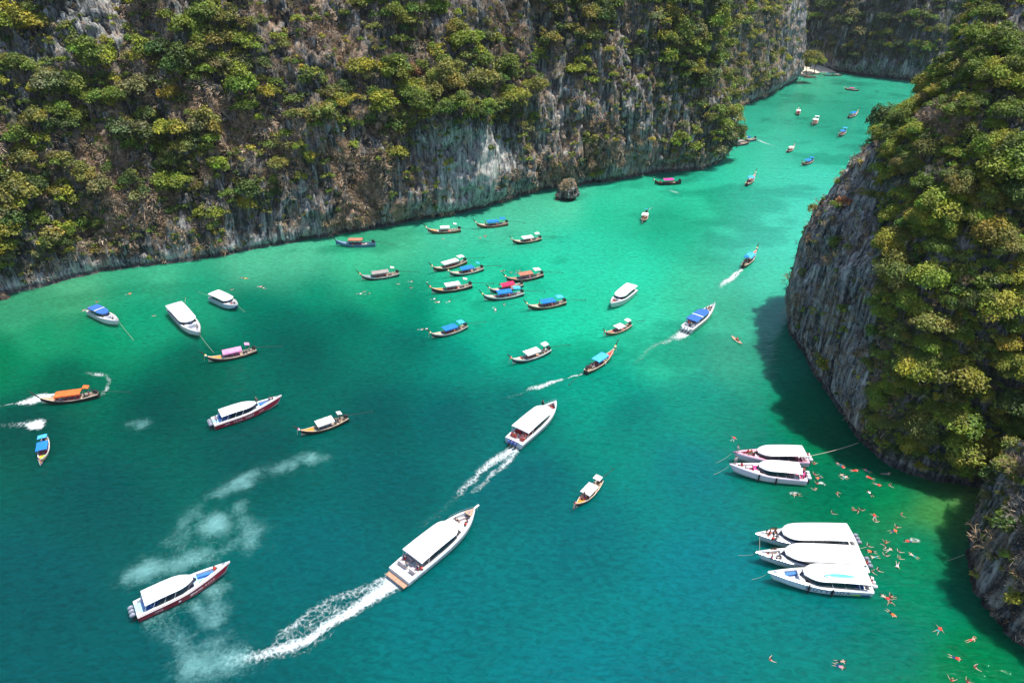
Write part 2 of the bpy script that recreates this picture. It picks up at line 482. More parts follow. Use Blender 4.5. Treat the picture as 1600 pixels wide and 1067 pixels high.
def loft_cliff(contours, heights, step, hstep, ks):
    """contours: for each height a list of (x, y), one per station"""
    Cn = np.array(contours, float)                       # (H, S, 2)
    base = Cn[0]
    seg = np.hypot(*np.diff(base, axis=0).T)
    u = np.concatenate([[0], np.cumsum(np.maximum(seg, 3.0))])
    n = int(u[-1] / step) + 1
    uu = np.linspace(0, u[-1], n)
    R = np.stack([np.stack([np.interp(uu, u, Cn[h, :, c]) for c in (0, 1)], -1) for h in range(len(heights))])
    R = smooth_rows(R, ks)
    hh = [-3.0]
    while hh[-1] < heights[-1]:
        hh.append(hh[-1] + (hstep if hh[-1] < 75 else hstep * 2.5))
    hh = np.array(hh)
    P = np.zeros((len(hh), n, 3))
    hc = np.array(heights, float)
    for c in (0, 1):
        for k in range(n):
            P[:, k, c] = np.interp(hh, hc, R[:, k, c])
    # round the profile a little
    kk = max(1, int(2.0 / hstep)); ker = np.hanning(2 * kk + 3)[1:-1]; ker /= ker.sum()
    for c in (0, 1):
        pad = np.pad(P[:, :, c], ((kk, kk), (0, 0)), mode='edge')
        P[:, :, c] = np.apply_along_axis(lambda a: np.convolve(a, ker, mode='valid'), 0, pad)
    P[:, :, 2] = hh[:, None]
    return P

def grid_normals(P):
    a = np.gradient(P, axis=1); b = np.gradient(P, axis=0)
    n = np.cross(a, b)
    return n / (np.linalg.norm(n, axis=-1, keepdims=True) + 1e-9)

DENTS = {100: []}
def rough_cliff(P, seed, big=3.0, flute=1.1, fine=0.35, notch=1.0, toward=(0, 0, 1)):
    N = grid_normals(P)
    # normals look out over the water, at the camera side
    flip = toward[2]                                    # +1 where the water lies to the right of the line's direction
    N = N * flip
    x, y, z = P[..., 0], P[..., 1], P[..., 2]
    warp = 2.5 * fbm(x * 0.06, y * 0.06, z * 0.05, 3, seed + 70)
    d = big * fbm(x * 0.045, y * 0.045, z * 0.03, 4, seed)
    d += 0.45 * big * (1 - 2 * np.abs(fbm(x * 0.10 + 9, y * 0.10, z * 0.05, 3, seed + 3)))
    fl = fbm((x + warp) * 0.42, (y + warp) * 0.42, z * 0.045, 4, seed + 11, 0.6)
    d += flute * (1 - 2.2 * np.abs(fl))
    d += 0.5 * flute * vnoise(x * 0.9, y * 0.9, z * 0.10, seed + 23)
    led = fbm(x * 0.07, y * 0.07, z * 0.45, 3, seed + 31)
    d += 0.9 * flute * led * smooth(-0.2, 0.5, fbm(x * 0.05, y * 0.05, z * 0.05, 2, seed + 37))
    d += fine * fbm(x * 1.3, y * 1.3, z * 0.7, 3, seed + 47)
    d -= 2.2 * flute * smooth(0.38, 0.62, fbm(x * 0.11, y * 0.11, z * 0.13, 3, seed + 53))     # hollows
    # buttresses and deep vertical clefts
    bt = fbm((x + warp) * 0.085 + 3, (y + warp) * 0.085, z * 0.018, 3, seed + 61)
    d += 1.1 * big * (0.5 - 1.6 * np.abs(bt)) * smooth(0.5, 12, z)
    cl = np.abs(fbm((x + warp) * 0.20, (y + warp) * 0.20 + 7, z * 0.022, 3, seed + 67))
    d -= 1.9 * flute * (1 - smooth(0.0, 0.09, cl))
    for (cx, cy, cz, rad, dep) in DENTS.get(seed, ()):
        d -= dep * np.exp(-(((x - cx) ** 2 + (y - cy) ** 2) / rad ** 2 + ((z - cz) / (rad * 0.45 if cz < 4 else rad)) ** 2))
    amp = 0.35 + 0.65 * smooth(0, 8, z)
    d = d * amp
    d -= notch * np.exp(-((z - 0.6) / 1.1) ** 2)                                            # sea notch
    Q = P + N * d[..., None]
    Q[..., 2] = np.where(P[..., 2] < 0.4, P[..., 2], Q[..., 2])
    return Q, N

def rock_mat():
    m = bpy.data.materials.new("limestone"); m.use_nodes = True
    nt = m.node_tree; N, L = nt.nodes, nt.links
    b = N["Principled BSDF"]; b.inputs["Roughness"].default_value = 0.92; b.inputs["Specular IOR Level"].default_value = 0.15
    geo = N.new("ShaderNodeNewGeometry")
    def noise(scale, detail, sc=(1, 1, 1), dist=0.0, rough=0.6):
        mp = N.new("ShaderNodeMapping"); mp.inputs["Scale"].default_value = sc
        L.new(geo.outputs["Position"], mp.inputs["Vector"])
        n = N.new("ShaderNodeTexNoise"); n.inputs["Scale"].default_value = scale; n.inputs["Detail"].default_value = detail
        n.inputs["Distortion"].default_value = dist; n.inputs["Roughness"].default_value = rough
        L.new(mp.outputs[0], n.inputs["Vector"])
        return n.outputs["Fac"]
    def attr(n):
        a = N.new("ShaderNodeAttribute"); a.attribute_name = n; return a.outputs["Fac"]
    def math_(op, a, c=None, d=None):
        q = N.new("ShaderNodeMath"); q.operation = op
        for i, v in enumerate((a, c, d)):
            if v is None: continue
            if isinstance(v, (int, float)): q.inputs[i].default_value = v
            else: L.new(v, q.inputs[i])
        return q.outputs[0]
    def rng(v, a, c, lo=0.0, hi=1.0):
        q = N.new("ShaderNodeMapRange"); q.interpolation_type = 'SMOOTHSTEP'
        for i, w in zip((1, 2, 3, 4), (a, c, lo, hi)): q.inputs[i].default_value = w
        L.new(v, q.inputs[0]); return q.outputs[0]
    def mix(f, a, c):
        q = N.new("ShaderNodeMix"); q.data_type = 'RGBA'
        if isinstance(f, (int, float)): q.inputs[0].default_value = f
        else: L.new(f, q.inputs[0])
        for i, v in ((6, a), (7, c)):
            if isinstance(v, tuple): q.inputs[i].default_value = (*v, 1)
            else: L.new(v, q.inputs[i])
        return q.outputs[2]
    streak = noise(1.0, 7, (0.55, 0.55, 0.05), 0.3, 0.65)
    streak2 = noise(1.0, 6, (1.6, 1.6, 0.10), 0.2, 0.6)
    blotch = noise(0.11, 6, (1, 1, 0.6), 0.8)
    grain = noise(1.4, 8, (1, 1, 0.7), 0.5, 0.7)
    pale = attr("pale"); dry = attr("dry"); green = attr("green")
    s = math_('MULTIPLY_ADD', streak2, 0.85, math_('MULTIPLY', streak, 0.95))
    s = math_('SUBTRACT', s, 0.175)
    s = math_('ADD', s, math_('MULTIPLY', math_('SUBTRACT', grain, 0.5), 0.45))
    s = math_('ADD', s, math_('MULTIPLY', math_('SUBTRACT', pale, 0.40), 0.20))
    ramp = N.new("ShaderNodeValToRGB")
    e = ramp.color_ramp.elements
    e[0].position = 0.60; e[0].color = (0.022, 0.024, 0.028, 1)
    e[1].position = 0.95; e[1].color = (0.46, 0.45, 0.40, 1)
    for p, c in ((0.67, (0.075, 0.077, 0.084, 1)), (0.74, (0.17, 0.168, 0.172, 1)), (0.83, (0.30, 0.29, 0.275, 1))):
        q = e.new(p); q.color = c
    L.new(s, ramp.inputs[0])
    col = ramp.outputs[0]
    # iron stains on the hanging walls
    och = math_('MULTIPLY', rng(noise(0.16, 7, (1, 1, 0.55), 1.0, 0.65), 0.47, 0.60), math_('MULTIPLY_ADD', dry, 1.5, 0.06))
    och = math_('MULTIPLY', och, rng(grain, 0.36, 0.55))
    col = mix(och, col, mix(blotch, (0.36, 0.19, 0.095), (0.44, 0.30, 0.20)))
    # dry soil and dead grass where the face leans back
    sep = N.new("ShaderNodeSeparateXYZ"); L.new(geo.outputs["Normal"], sep.inputs[0])
    up = rng(sep.outputs[2], 0.05, 0.55)
    soil = math_('MULTIPLY', up, math_('MULTIPLY_ADD', dry, 1.0, 0.08))
    soil = math_('MULTIPLY', soil, rng(noise(0.5, 6), 0.35, 0.6))
    col = mix(math_('MULTIPLY', soil, 0.75), col, mix(grain, (0.085, 0.066, 0.045), (0.26, 0.195, 0.125)))
    grn = math_('MULTIPLY', green, rng(noise(0.35, 6, (1, 1, 0.7)), 0.36, 0.6))
    col = mix(math_('MULTIPLY', grn, 0.85), col, mix(grain, (0.018, 0.026, 0.010), (0.06, 0.075, 0.022)))
    # shade of the undercut at the waterline, painted into the rock colour
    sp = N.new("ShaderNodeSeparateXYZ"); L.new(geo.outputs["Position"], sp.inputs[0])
    notch_shade = rng(math_('ADD', sp.outputs[2], math_('MULTIPLY', grain, 1.6)), 1.5, 2.6, 0.75, 0.0)
    col = mix(notch_shade, col, (0.018, 0.018, 0.017))
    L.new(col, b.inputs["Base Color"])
    bp = N.new("ShaderNodeBump"); bp.inputs["Strength"].default_value = 0.9; bp.inputs["Distance"].default_value = 0.5
    L.new(math_('ADD', grain, math_('MULTIPLY', streak2, 1.2)), bp.inputs["Height"])
    L.new(bp.outputs[0], b.inputs["Normal"])
    return m
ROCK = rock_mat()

CLIFFS = {}
def make_cliff(name, key, label, P, seed, big, flute, fine, notch, toward, pale_k=1.0, pale_fn=None):
    Q, N = rough_cliff(P, seed, big, flute, fine, notch, toward)
    g, d = cover(Q, key)
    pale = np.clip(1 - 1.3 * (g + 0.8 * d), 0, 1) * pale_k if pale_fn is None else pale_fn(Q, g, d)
    F = grid_faces(*Q.shape[:2])
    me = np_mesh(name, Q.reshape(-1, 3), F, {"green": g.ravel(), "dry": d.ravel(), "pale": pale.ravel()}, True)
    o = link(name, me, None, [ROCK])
    tag(o, label, kind='structure')
    Nn = grid_normals(Q); Nn = Nn * np.sign((Nn * N).sum(-1, keepdims=True).mean())
    CLIFFS[key] = dict(P=Q, N=Nn, g=g, d=d, name=name)
    return o

def on_wall(px, py, yy):
    a = (px - 800.0) / FPX; b = (py - 533.5) / FPX; k = yy / (CP - b * SP)
    return (a * k, yy, CAM_H - k * (SP + b * CP))
for (px, py, bx, by, rad, dep) in ((1030, 214, 1035, 273, 3.2, 4.5), (1030, 184, 1035, 273, 3.6, 3.5), (1015, 268, 1015, 275, 7, 5.5), (1045, 262, 1045, 271, 8, 6.0), (1070, 258, 1070, 269, 6, 4.5), (560, 352, 560, 364, 3.2, 3.5), (655, 322, 655, 343, 2.6, 2.5)):
    g = ground(bx, by); w = on_wall(px, py, g.y + 1.5); DENTS[100].append((w[0], w[1], max(w[2], 1.5), rad, dep))
# the long left cliff: waterline read off the photograph, leaning back by height
LEFT_LINE = [(-420, 600), (-250, 540), (-120, 505), (8, 462), (42, 455), (84, 445), (112, 436), (157, 426), (197, 421), (239, 416), (295, 408), (351, 401), (400, 391),
             (426, 386), (507, 372), (565, 362), (603, 356), (654, 342), (704, 336), (750, 327), (784, 315), (828, 301), (870, 293), (902, 291), (946, 285), (994, 278), (1048, 272),
             (1090, 267), (1115, 259), (1133, 248)]
LEFT_H = [-3, 0, 4, 15, 33, 50, 70, 100, 130]
def left_setback(px):
    rows = {-420: (0, 0, 2, 7, 15, 24, 35, 55, 90), 300: (0, 0, 2, 6, 14, 23, 33, 52, 85), 430: (0, 0, .5, 3, 9, 18, 28, 44, 70), 600: (0, 0, 0, 2, 7, 17, 27, 42, 66),
            660: (0, 0, -.5, 0, 3, 15, 22, 32, 54), 820: (0, 0, -.5, -.5, 2, 15, 21, 30, 50), 880: (0, 0, .5, 2, 6, 12, 18, 27, 44), 1000: (0, 0, -1.2, -1, 3, 9, 15, 22, 36), 1140: (0, 0, -.6, 2, 7, 11, 15, 20, 32)}
    k = sorted(rows); A = np.array([rows[i] for i in k], float)
    return np.array([np.interp(px, k, A[:, j]) for j in range(A.shape[1])])

base = [ground(*p) for p in LEFT_LINE]
pts = [(b.x, b.y) for b in base]
tail = [(93, 314), (78, 326), (52, 334), (20, 345)]
nb = np.array(pts)
tang = np.gradient(nb, axis=0); tang /= np.linalg.norm(tang, axis=1, keepdims=True)
inw = np.stack([-tang[:, 1], tang[:, 0]], 1)
for _ in range(4):
    inw[1:-1] = (inw[:-2] + 2 * inw[1:-1] + inw[2:]) / 4
inw[-3] = (-0.80, 0.60); inw[-2] = (-0.88, 0.47); inw[-1] = (-0.97, 0.25)
inw /= np.linalg.norm(inw, axis=1, keepdims=True)
cont = []
sb = np.array([left_setback(p[0]) for p in LEFT_LINE])
for hi in range(len(LEFT_H)):
    row = [tuple(nb[i] + inw[i] * sb[i, hi]) for i in range(len(nb))]
    s = left_setback(1140)[hi]
    row += [(t[0] - s * 0.9, t[1] - s * 0.25 * (k + 1) / 2) for k, t in enumerate(tail)]
    cont.append(row)
P = loft_cliff(cont, LEFT_H, 0.62, 0.62, 3)
make_cliff("left_cliff", 'left', "tall limestone cliff along the left shore, grey streaked rock half hidden by trees and dry brush", P, 100, 4.0, 1.55, 0.45, 1.0, (60, 150, 1))

# hill on the right: contour lines at several heights
RH = [-3, 0, 12, 25, 40, 55, 72, 95]
RC = [
 [(150, 95), (110, 95), (84, 87), (72.8, 90.3), (67.7, 93.6), (65, 101), (65.5, 124), (67, 145), (71, 154), (88, 168), (140, 190)],
 [(150, 95), (110, 95), (84, 87), (72.8, 90.3), (67.7, 93.6), (65, 101), (65.5, 124), (67, 145), (71, 154), (88, 168), (140, 190)],
 [(150, 99), (110, 99), (84, 91), (73, 94), (67.5, 97), (64.7, 104.5), (65.7, 126), (67.6, 146), (72, 155), (89, 169), (140, 190)],
 [(150, 104), (110, 104), (84, 96), (73, 98), (67.5, 101.5), (64.7, 108.5), (66.2, 129), (69.4, 147), (74, 156), (91, 169), (140, 190)],
 [(150, 110), (110, 110), (84, 103), (75, 107), (70.5, 112), (69.5, 117), (72.5, 133), (77, 148), (82, 157), (98, 171), (140, 190)],
 [(150, 122), (110, 122), (88, 115), (81, 117), (78, 121.5), (78.5, 127), (84.5, 140), (92, 150), (98, 160), (110, 173), (143, 191)],
 [(150, 147), (112, 147), (100, 137), (95, 136), (93, 138), (92.5, 141), (95, 148), (98.5, 154), (104, 163), (117, 175), (146, 193)],
 [(152, 184), (124, 180), (119, 175), (117, 173), (116, 172), (116, 172), (117, 173), (118, 175), (121, 179), (129, 187), (150, 199)]]
P = loft_cliff(RC, RH, 0.42, 0.42, 5)
make_cliff("right_cliff", 'right', "steep hill on the right shore, bare grey rock wall on the water side and dense trees above", P, 300, 1.9, 0.8, 0.3, 0.8, (20, 90, -1),
           pale_fn=lambda Q, g, d: np.clip(0.50 - 0.5 * g - 0.2 * d, 0, 1))

NH = [-3, 0, 10, 25, 45]
NC = [
 [(110, 92), (95, 90), (77.5, 84), (73.2, 79.3), (69.4, 73.4), (66.7, 66.3), (66.9, 60.5), (69, 56), (76, 45), (90, 30)],
 [(110, 92), (95, 90), (77.5, 84), (73.2, 79.3), (69.4, 73.4), (66.7, 66.3), (66.9, 60.5), (69, 56), (76, 45), (90, 30)],
 [(110, 91), (96, 89), (78.8, 83.6), (75, 78.5), (71.2, 72.5), (68.6, 66), (68.9, 60.5), (71, 56.4), (78, 46), (91, 31)],
 [(112, 89), (100, 87), (83, 82), (80, 77), (77, 72), (75, 66), (76, 61), (78, 57), (84, 48), (95, 34)],
 [(118, 86), (110, 84), (98, 79), (96, 75), (95, 71), (94, 66), (94, 62), (95, 59), (98, 52), (105, 40)]]
P = loft_cliff(NC, NH, 0.40, 0.40, 6)
make_cliff("near_cliff", 'near', "dark craggy rock headland at the lower right corner, sparse bushes on top", P, 500, 1.3, 0.9, 0.45, 0.6, (20, 60, 1),
           pale_fn=lambda Q, g, d: 0.22 + 0 * g)

# second headland and the shaded wall at the far end
HH = [-3, 0, 6, 20, 45, 70, 110]
hb = [(20, 352), (60, 352), (95, 358), (118, 380), (148, 418), (167, 445), (184, 470), (190, 480), (188, 490), (170, 505), (140, 520)]
hs = [0, 0, -1, 1.5, 5, 12, 28]
hdir = [(-.3, .95), (-.4, .9), (-.6, .8), (-.78, .62), (-.78, .62), (-.78, .62), (-.85, .5), (-1, 0.1), (-1, -.1), (-.8, -.5), (-.7, -.7)]
P = loft_cliff([[(b[0] + v[0] * s, b[1] + v[1] * s) for b, v in zip(hb, hdir)] for s in hs], HH, 1.0, 1.0, 4)
make_cliff("headland_cliff", 'headland', "second wooded limestone headland farther up the lagoon on the left", P, 700, 2.6, 1.4, 0.4, 1.6, (150, 300, 1), 0.8)
fb = [(150, 600), (192, 566), (216, 536), (226, 508), (244, 489), (267, 468), (300, 445), (350, 420), (420, 400)]
fs = [0, 0, -1, 3, 12, 26, 52]
P = loft_cliff([[(b[0] + .55 * s, b[1] + .83 * s) for b in fb] for s in fs], HH, 1.3, 1.3, 4)
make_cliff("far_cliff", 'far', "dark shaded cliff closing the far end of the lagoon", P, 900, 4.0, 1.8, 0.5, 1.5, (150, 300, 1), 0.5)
# ------------------------------------------------------------------ vegetation
BARK = mat("bark", (0.11, 0.085, 0.065), 0.9, 0.1, var=0.4, scale=2)
DEADWOOD = mat("bleached_twigs", (0.26, 0.22, 0.19), 0.9, 0.1, var=0.35, scale=1.5)
LEAF = {
 'bright green': foliage_mat("leaf_bright_green", (0.188, 0.241, 0.015)),
 'yellow-green': foliage_mat("leaf_yellow_green", (0.259, 0.255, 0.018)),
 'olive green': foliage_mat("leaf_olive", (0.183, 0.182, 0.026)),
 'mid green': foliage_mat("leaf_mid_green", (0.122, 0.171, 0.013)),
 'dark green': foliage_mat("leaf_dark_green", (0.068, 0.106, 0.014)),
 'golden yellow': foliage_mat("leaf_golden", (0.32, 0.25, 0.02)),
 'rusty orange': foliage_mat("leaf_rusty", (0.26, 0.10, 0.025)),
 'grey-green': foliage_mat("leaf_grey_green", (0.172, 0.174, 0.052)),
}
PAL = {k: np.array(v) for k, v in {
 'bright green': (0.188, 0.241, 0.015), 'yellow-green': (0.259, 0.255, 0.018), 'olive green': (0.183, 0.182, 0.026), 'mid green': (0.122, 0.171, 0.013),
 'dark green': (0.068, 0.106, 0.014), 'golden yellow': (0.32, 0.25, 0.02), 'rusty orange': (0.26, 0.10, 0.025), 'grey-green': (0.172, 0.174, 0.052)}.items()}

def leaf_quads(P, Nn, size, rng):
    """diamond leaves at P facing Nn"""
    n = len(P)
    r = rng.normal(size=(n, 3)); t = np.cross(Nn, r); t /= np.linalg.norm(t, axis=1, keepdims=True) + 1e-9
    b = np.cross(Nn, t)
    s = (size * (0.6 + 0.8 * rng.random(n)))[:, None]
    V = np.stack([P - t * s, P + b * s * 0.62, P + t * s, P - b * s * 0.62], 1)
    V[:, 1] += Nn * s * 0.18; V[:, 3] += Nn * s * 0.18
    return V.reshape(-1, 3)

def crown_arrays(rng, r, lobes, per, leaf, flat=0.75, height=0.55):
    """a crown of several leafy lobes: vertices and a tint per vertex. The crown's base is at z = 0"""
    cs = []
    for i in range(lobes):
        a = 2.4 * i + rng.random() * 1.2; q = r * (0.15 + 0.62 * math.sqrt((i + 0.4) / lobes))
        cs.append((q * math.cos(a), q * math.sin(a), r * height * (1.15 - (q / r) ** 1.6) * (0.75 + 0.5 * rng.random()), r * (0.30 + 0.20 * rng.random())))
    Vs, Ts = [], []
    for (cx, cy, cz, cr) in cs:
        n = int(per * (cr / (r * 0.4)) ** 2)
        d = rng.normal(size=(n, 3)); d[:, 2] = np.abs(d[:, 2]) * 1.1 - 0.35
        d /= np.linalg.norm(d, axis=1, keepdims=True)
        rad = cr * (0.62 + 0.46 * rng.random(n) ** 0.6)
        # broken outline: sprays that stand out of the lobe
        rad *= 1 + 0.30 * np.sin(d[:, 0] * 9 + cx * 5) * np.cos(d[:, 1] * 8 + cy * 7)
        P = np.stack([cx + d[:, 0] * rad, cy + d[:, 1] * rad, cz + d[:, 2] * rad * flat], 1)
        nn = d * 0.55 + np.array([0, 0, 0.55]) + rng.normal(size=(n, 3)) * 0.42
        nn /= np.linalg.norm(nn, axis=1, keepdims=True)
        Vs.append(leaf_quads(P, nn, np.full(n, leaf), rng))
        lt = 0.62 + 0.66 * rng.random(); hue = rng.normal() * 0.16
        t = lt * (0.75 + 0.5 * rng.random(n))
        tc = np.stack([t * (1.0 + hue), t, t * (0.8 + 0.6 * rng.random())], 1)
        Ts.append(np.repeat(tc, 4, axis=0))
    return np.concatenate(Vs), np.concatenate(Ts), cs

def quads(n): return np.arange(n * 4).reshape(-1, 4)

def twig_arrays(rng, r, n):
    """leafless twiggy bush made of thin tapering blades"""
    V = []
    def blade(p, d, L, w):
        q = p + d * L
        s = np.cross(d, rng.normal(size=3)); s /= np.linalg.norm(s) + 1e-9
        V.extend([p - s * w, p + s * w, q + s * w * 0.35, q - s * w * 0.35])
        return q
    for i in range(n):
        d = np.array([rng.normal() * 0.6, rng.normal() * 0.6, 0.75]); d /= np.linalg.norm(d)
        p = blade(np.zeros(3), d, r * (0.5 + 0.4 * rng.random()), 0.07)
        for j in range(4):
            e = d + rng.normal(size=3) * 0.55; e /= np.linalg.norm(e)
            q = blade(p, e, r * (0.3 + 0.3 * rng.random()), 0.045)
            for k in range(3):
                f = e + rng.normal(size=3) * 0.7; f /= np.linalg.norm(f)
                blade(q, f, r * 0.28, 0.032)
    V = np.array(V); t = np.repeat(0.75 + 0.5 * rng.random(len(V) // 4), 4)
    return V, np.stack([t, t * 0.97, t * 0.93], 1)

# prototypes: (crown mesh, trunk mesh) near and far
def trunk_mesh(name, cs, r, drop, rng):
    m = MB()
    top = Vector((0, 0, r * 0.25))
    m.tube([(rng.normal() * .2, rng.normal() * .2, -drop), (0.1, 0, -drop * 0.4), top], [0.055 * r, 0.045 * r, 0.035 * r], 6)
    for c in cs[:6]:
        mid = top.lerp(Vector(c[:3]), 0.5) + Vector((0, 0, -0.05 * r))
        m.tube([top - Vector((0, 0, .1)), mid, Vector(c[:3])], [0.03 * r, 0.022 * r, 0.010 * r], 4, cap=False)
    return m.mesh(name, True)
PROTO = {'near': [], 'mid': []}
rg = np.random.default_rng(21)
for i in range(9):
    V, T, cs = crown_arrays(rg, 3.5, 13 + i % 5, 300, 0.20, 0.72 + 0.09 * (i % 4), 0.62 + 0.16 * (i % 4))
    PROTO['near'].append((np_mesh("crown", V, quads(len(V) // 4), {"tint": T}), trunk_mesh("trunk", cs, 3.5, 2.2, rg)))
for i in range(12):
    V, T, cs = crown_arrays(rg, 3.0, 8 + i % 5, 170, 0.23, 0.75 + 0.10 * (i % 4), 0.60 + 0.20 * (i % 4))
    PROTO['mid'].append((np_mesh("crown", V, quads(len(V) // 4), {"tint": T}), trunk_mesh("trunk", cs, 3.0, 2.4, rg)))
SHRUB = []
for i in range(8):
    V, T, cs = crown_arrays(rg, 1.6, 5 + i % 3, 90, 0.18, 0.95, 0.75)
    V[:, 2] -= 0.15
    SHRUB.append(np_mesh("shrub", V, quads(len(V) // 4), {"tint": T}))
TWIG = []
for i in range(6):
    V, T = twig_arrays(rg, 1.9, 11)
    TWIG.append(np_mesh("bare_bush", V, quads(len(V) // 4), {"tint": T}))
TWIGMAT = [foliage_mat("twigs_grey", (0.24, 0.205, 0.18), 0.1), foliage_mat("twigs_tan", (0.30, 0.205, 0.12), 0.1), foliage_mat("twigs_brown", (0.17, 0.115, 0.075), 0.1)]

def pick(rng, names, p):
    p = np.array(p, float); return names[rng.choice(len(names), p=p / p.sum())]
KINDS = ['bright green', 'yellow-green', 'olive green', 'mid green', 'dark green', 'golden yellow', 'rusty orange', 'grey-green']
KIND_P = {'left': (2.6, 2.0, 4.0, 3.2, 2.4, 0.12, 0.04, 1.3), 'right': (4.2, 3.4, 3.2, 4.2, 1.3, 0.10, 0.02, 0.10), 'near': (1.5, 2, 3, 2, 2, .2, .1, .6), 'headland': (2, 2.4, 3, 3, 1, 0, 0, 1.6), 'far': (1, 1, 3, 3, 2, 0, 0, 1.5)}

class Scatter:
    """hands out spots on a cliff by cover and keeps them apart"""
    def __init__(s, key, margin=160):
        c = CLIFFS[key]; s.key = key
        P = c['P']; a = np.cross(np.gradient(P, axis=1), np.gradient(P, axis=0)); area = np.linalg.norm(a, axis=-1)
        px, py, d = to_px(P)
        vis = (px > -margin) & (px < 1600 + margin) & (py > -margin * 1.2) & (py < 1067 + margin) & (P[..., 2] > 1.2)
        s.P = P[vis]; s.N = c['N'][vis]; s.g = c['g'][vis]; s.q = c['d'][vis]; s.area = area[vis]; s.px = px[vis]; s.py = py[vis]; s.depth = d[vis]
        V = np.array([0, 0, CAM_H]) - s.P; V /= np.linalg.norm(V, axis=1, keepdims=True)
        s.face = 0.12 + 0.88 * smooth(-0.05, 0.3, (V * s.N).sum(1))
    def draw(s, n, w, rng, rmin, taken):
        w = w * s.area * s.face; w = w / w.sum()
        n_try = min(n * 10, int((w > 0).sum()))
        idx = rng.choice(len(s.P), size=n_try, replace=False, p=w)
        out = []
        for i in idx:
            p = s.P[i]; key = (int(p[0] // 6), int(p[1] // 6), int(p[2] // 6)); ok = True
            for dx in (-1, 0, 1):
                for dy in (-1, 0, 1):
                    for dz in (-1, 0, 1):
                        for (t, tr) in taken.get((key[0] + dx, key[1] + dy, key[2] + dz), ()):
                            if (t[0] - p[0]) ** 2 + (t[1] - p[1]) ** 2 + (t[2] - p[2]) ** 2 < (rmin * 0.5 + tr * 0.5) ** 2: ok = False; break
                        if not ok: break
                    if not ok: break
                if not ok: break
            if ok:
                taken.setdefault(key, []).append((p, rmin)); out.append(i)
                if len(out) >= n: break
        return out

PLANTS = []            # candidates: dict(kind, cliff, pos, r, px, py, sizepx, color)
rs = np.random.default_rng(5)
SC = {}
for key, nt, nsh, ntw in (('right', 540, 650, 60), ('left', 800, 1500, 520), ('near', 16, 60, 18), ('headland', 260, 300, 80), ('far', 300, 240, 50)):
    sc = SC[key] = Scatter(key)
    taken = {}
    big = {'right': (2.0, 4.3), 'left': (2.1, 4.8), 'near': (1.2, 2.2), 'headland': (2.6, 5.0), 'far': (3.0, 6.0)}[key]
    far_side = sc.N[:, 1] < 0.75
    for i in sc.draw(nt, sc.g ** (2.1 if key == 'left' else 1.6) * far_side * (sc.g > 0.25) + 1e-12, rs, big[0] * (0.88 if key == 'right' else 0.8), taken):
        r = big[0] + (big[1] - big[0]) * rs.random() ** 1.7
        if key == 'right' and sc.N[i][0] < -0.30: r *= 0.62
        PLANTS.append(dict(kind='tree', cliff=key, pos=sc.P[i] + sc.N[i] * r * (0.06 if key == 'right' else 0.16) + np.array([0, 0, 0.25 * r]), r=r, px=sc.px[i], py=sc.py[i], d=sc.depth[i], g=sc.g[i], q=sc.q[i], color=pick(rs, KINDS, KIND_P[key]), n=sc.N[i]))
    for i in sc.draw(nsh, sc.g ** 0.9 + (0.06 if key == 'left' else 0.01) + 0.25 * sc.q * (key == 'left'), rs, 1.3, taken):
        r = 0.9 + 1.3 * rs.random() ** 1.5
        if key in ('headland', 'far'): r *= 1.4
        PLANTS.append(dict(kind='shrub', cliff=key, pos=sc.P[i] + sc.N[i] * 0.15, r=r, px=sc.px[i], py=sc.py[i], d=sc.depth[i], g=sc.g[i], q=sc.q[i], color=pick(rs, KINDS, KIND_P[key]), n=sc.N[i]))
    for i in sc.draw(ntw, sc.q ** 1.6 + (0.02 if key != 'right' else 0), rs, 1.0, taken):
        r = 1.1 + 1.3 * rs.random()
        PLANTS.append(dict(kind='twig', cliff=key, pos=sc.P[i] - sc.N[i] * 0.1, r=r, px=sc.px[i], py=sc.py[i], d=sc.depth[i], g=sc.g[i], q=sc.q[i], color=['grey', 'tan', 'brown'][rs.integers(3)], n=sc.N[i]))
def in_frame(p): return -5 < p['px'] < 1605 and -5 < p['py'] < 1072
for p in PLANTS:
    facing = -(p['n'] @ (p['pos'] - np.array([0, 0, CAM_H]))) / np.linalg.norm(p['pos'] - np.array([0, 0, CAM_H]))
    p['size'] = p['r'] / p['d'] * (1.0 if in_frame(p) else 0.0) * (1.0 if facing > 0.02 else 0.25)

LANDMARKS_LEFT = [(60, "at the far left end"), (160, "above the blue-topped speedboat"), (290, "above the square-roofed speedboat"), (390, "above the small tour boat"), (470, "left of the slate-blue longtail"),
                  (560, "above the slate-blue longtail"), (660, "beside the pale streaked wall"), (760, "above the pale streaked wall"), (850, "left of the rock stack"), (910, "above the rock stack"), (990, "above the dark sea cave"), (1060, "above the black longtail"), (1200, "near the outer corner")]
def where(p):
    h = p['pos'][2]
    if p['cliff'] == 'left':
        lm = next((t for x, t in LANDMARKS_LEFT if p['px'] < x), "near the outer corner")
        lv = "low" if h < 13 else "midway" if h < 36 else "high"
        return f"{lv} on the left cliff {lm}"
    if p['cliff'] == 'right':
        x, y = p['px'], p['py']
        band = "crest" if y < 130 else "upper slope" if y < 280 else "middle slope" if y < 450 else "lower slope" if y < 610 else "foot"
        side = "beside the bare wall" if x < 1410 else "at the picture's edge" if x > 1520 else "midway across"
        return f"on the right hill's {band} {side}"
    if p['cliff'] == 'near': return "on the dark rock headland in the lower right corner"
    if p['cliff'] == 'headland':
        return ("low " if h < 16 else "midway " if h < 40 else "high ") + "on the second left headland " + ("by its outer edge" if p['px'] > 1205 else "by the main cliff")
    return ("low " if h < 18 else "midway " if h < 40 else "high ") + "on the far cliff " + ("behind the beach" if p['px'] < 1340 else "near the right hill")

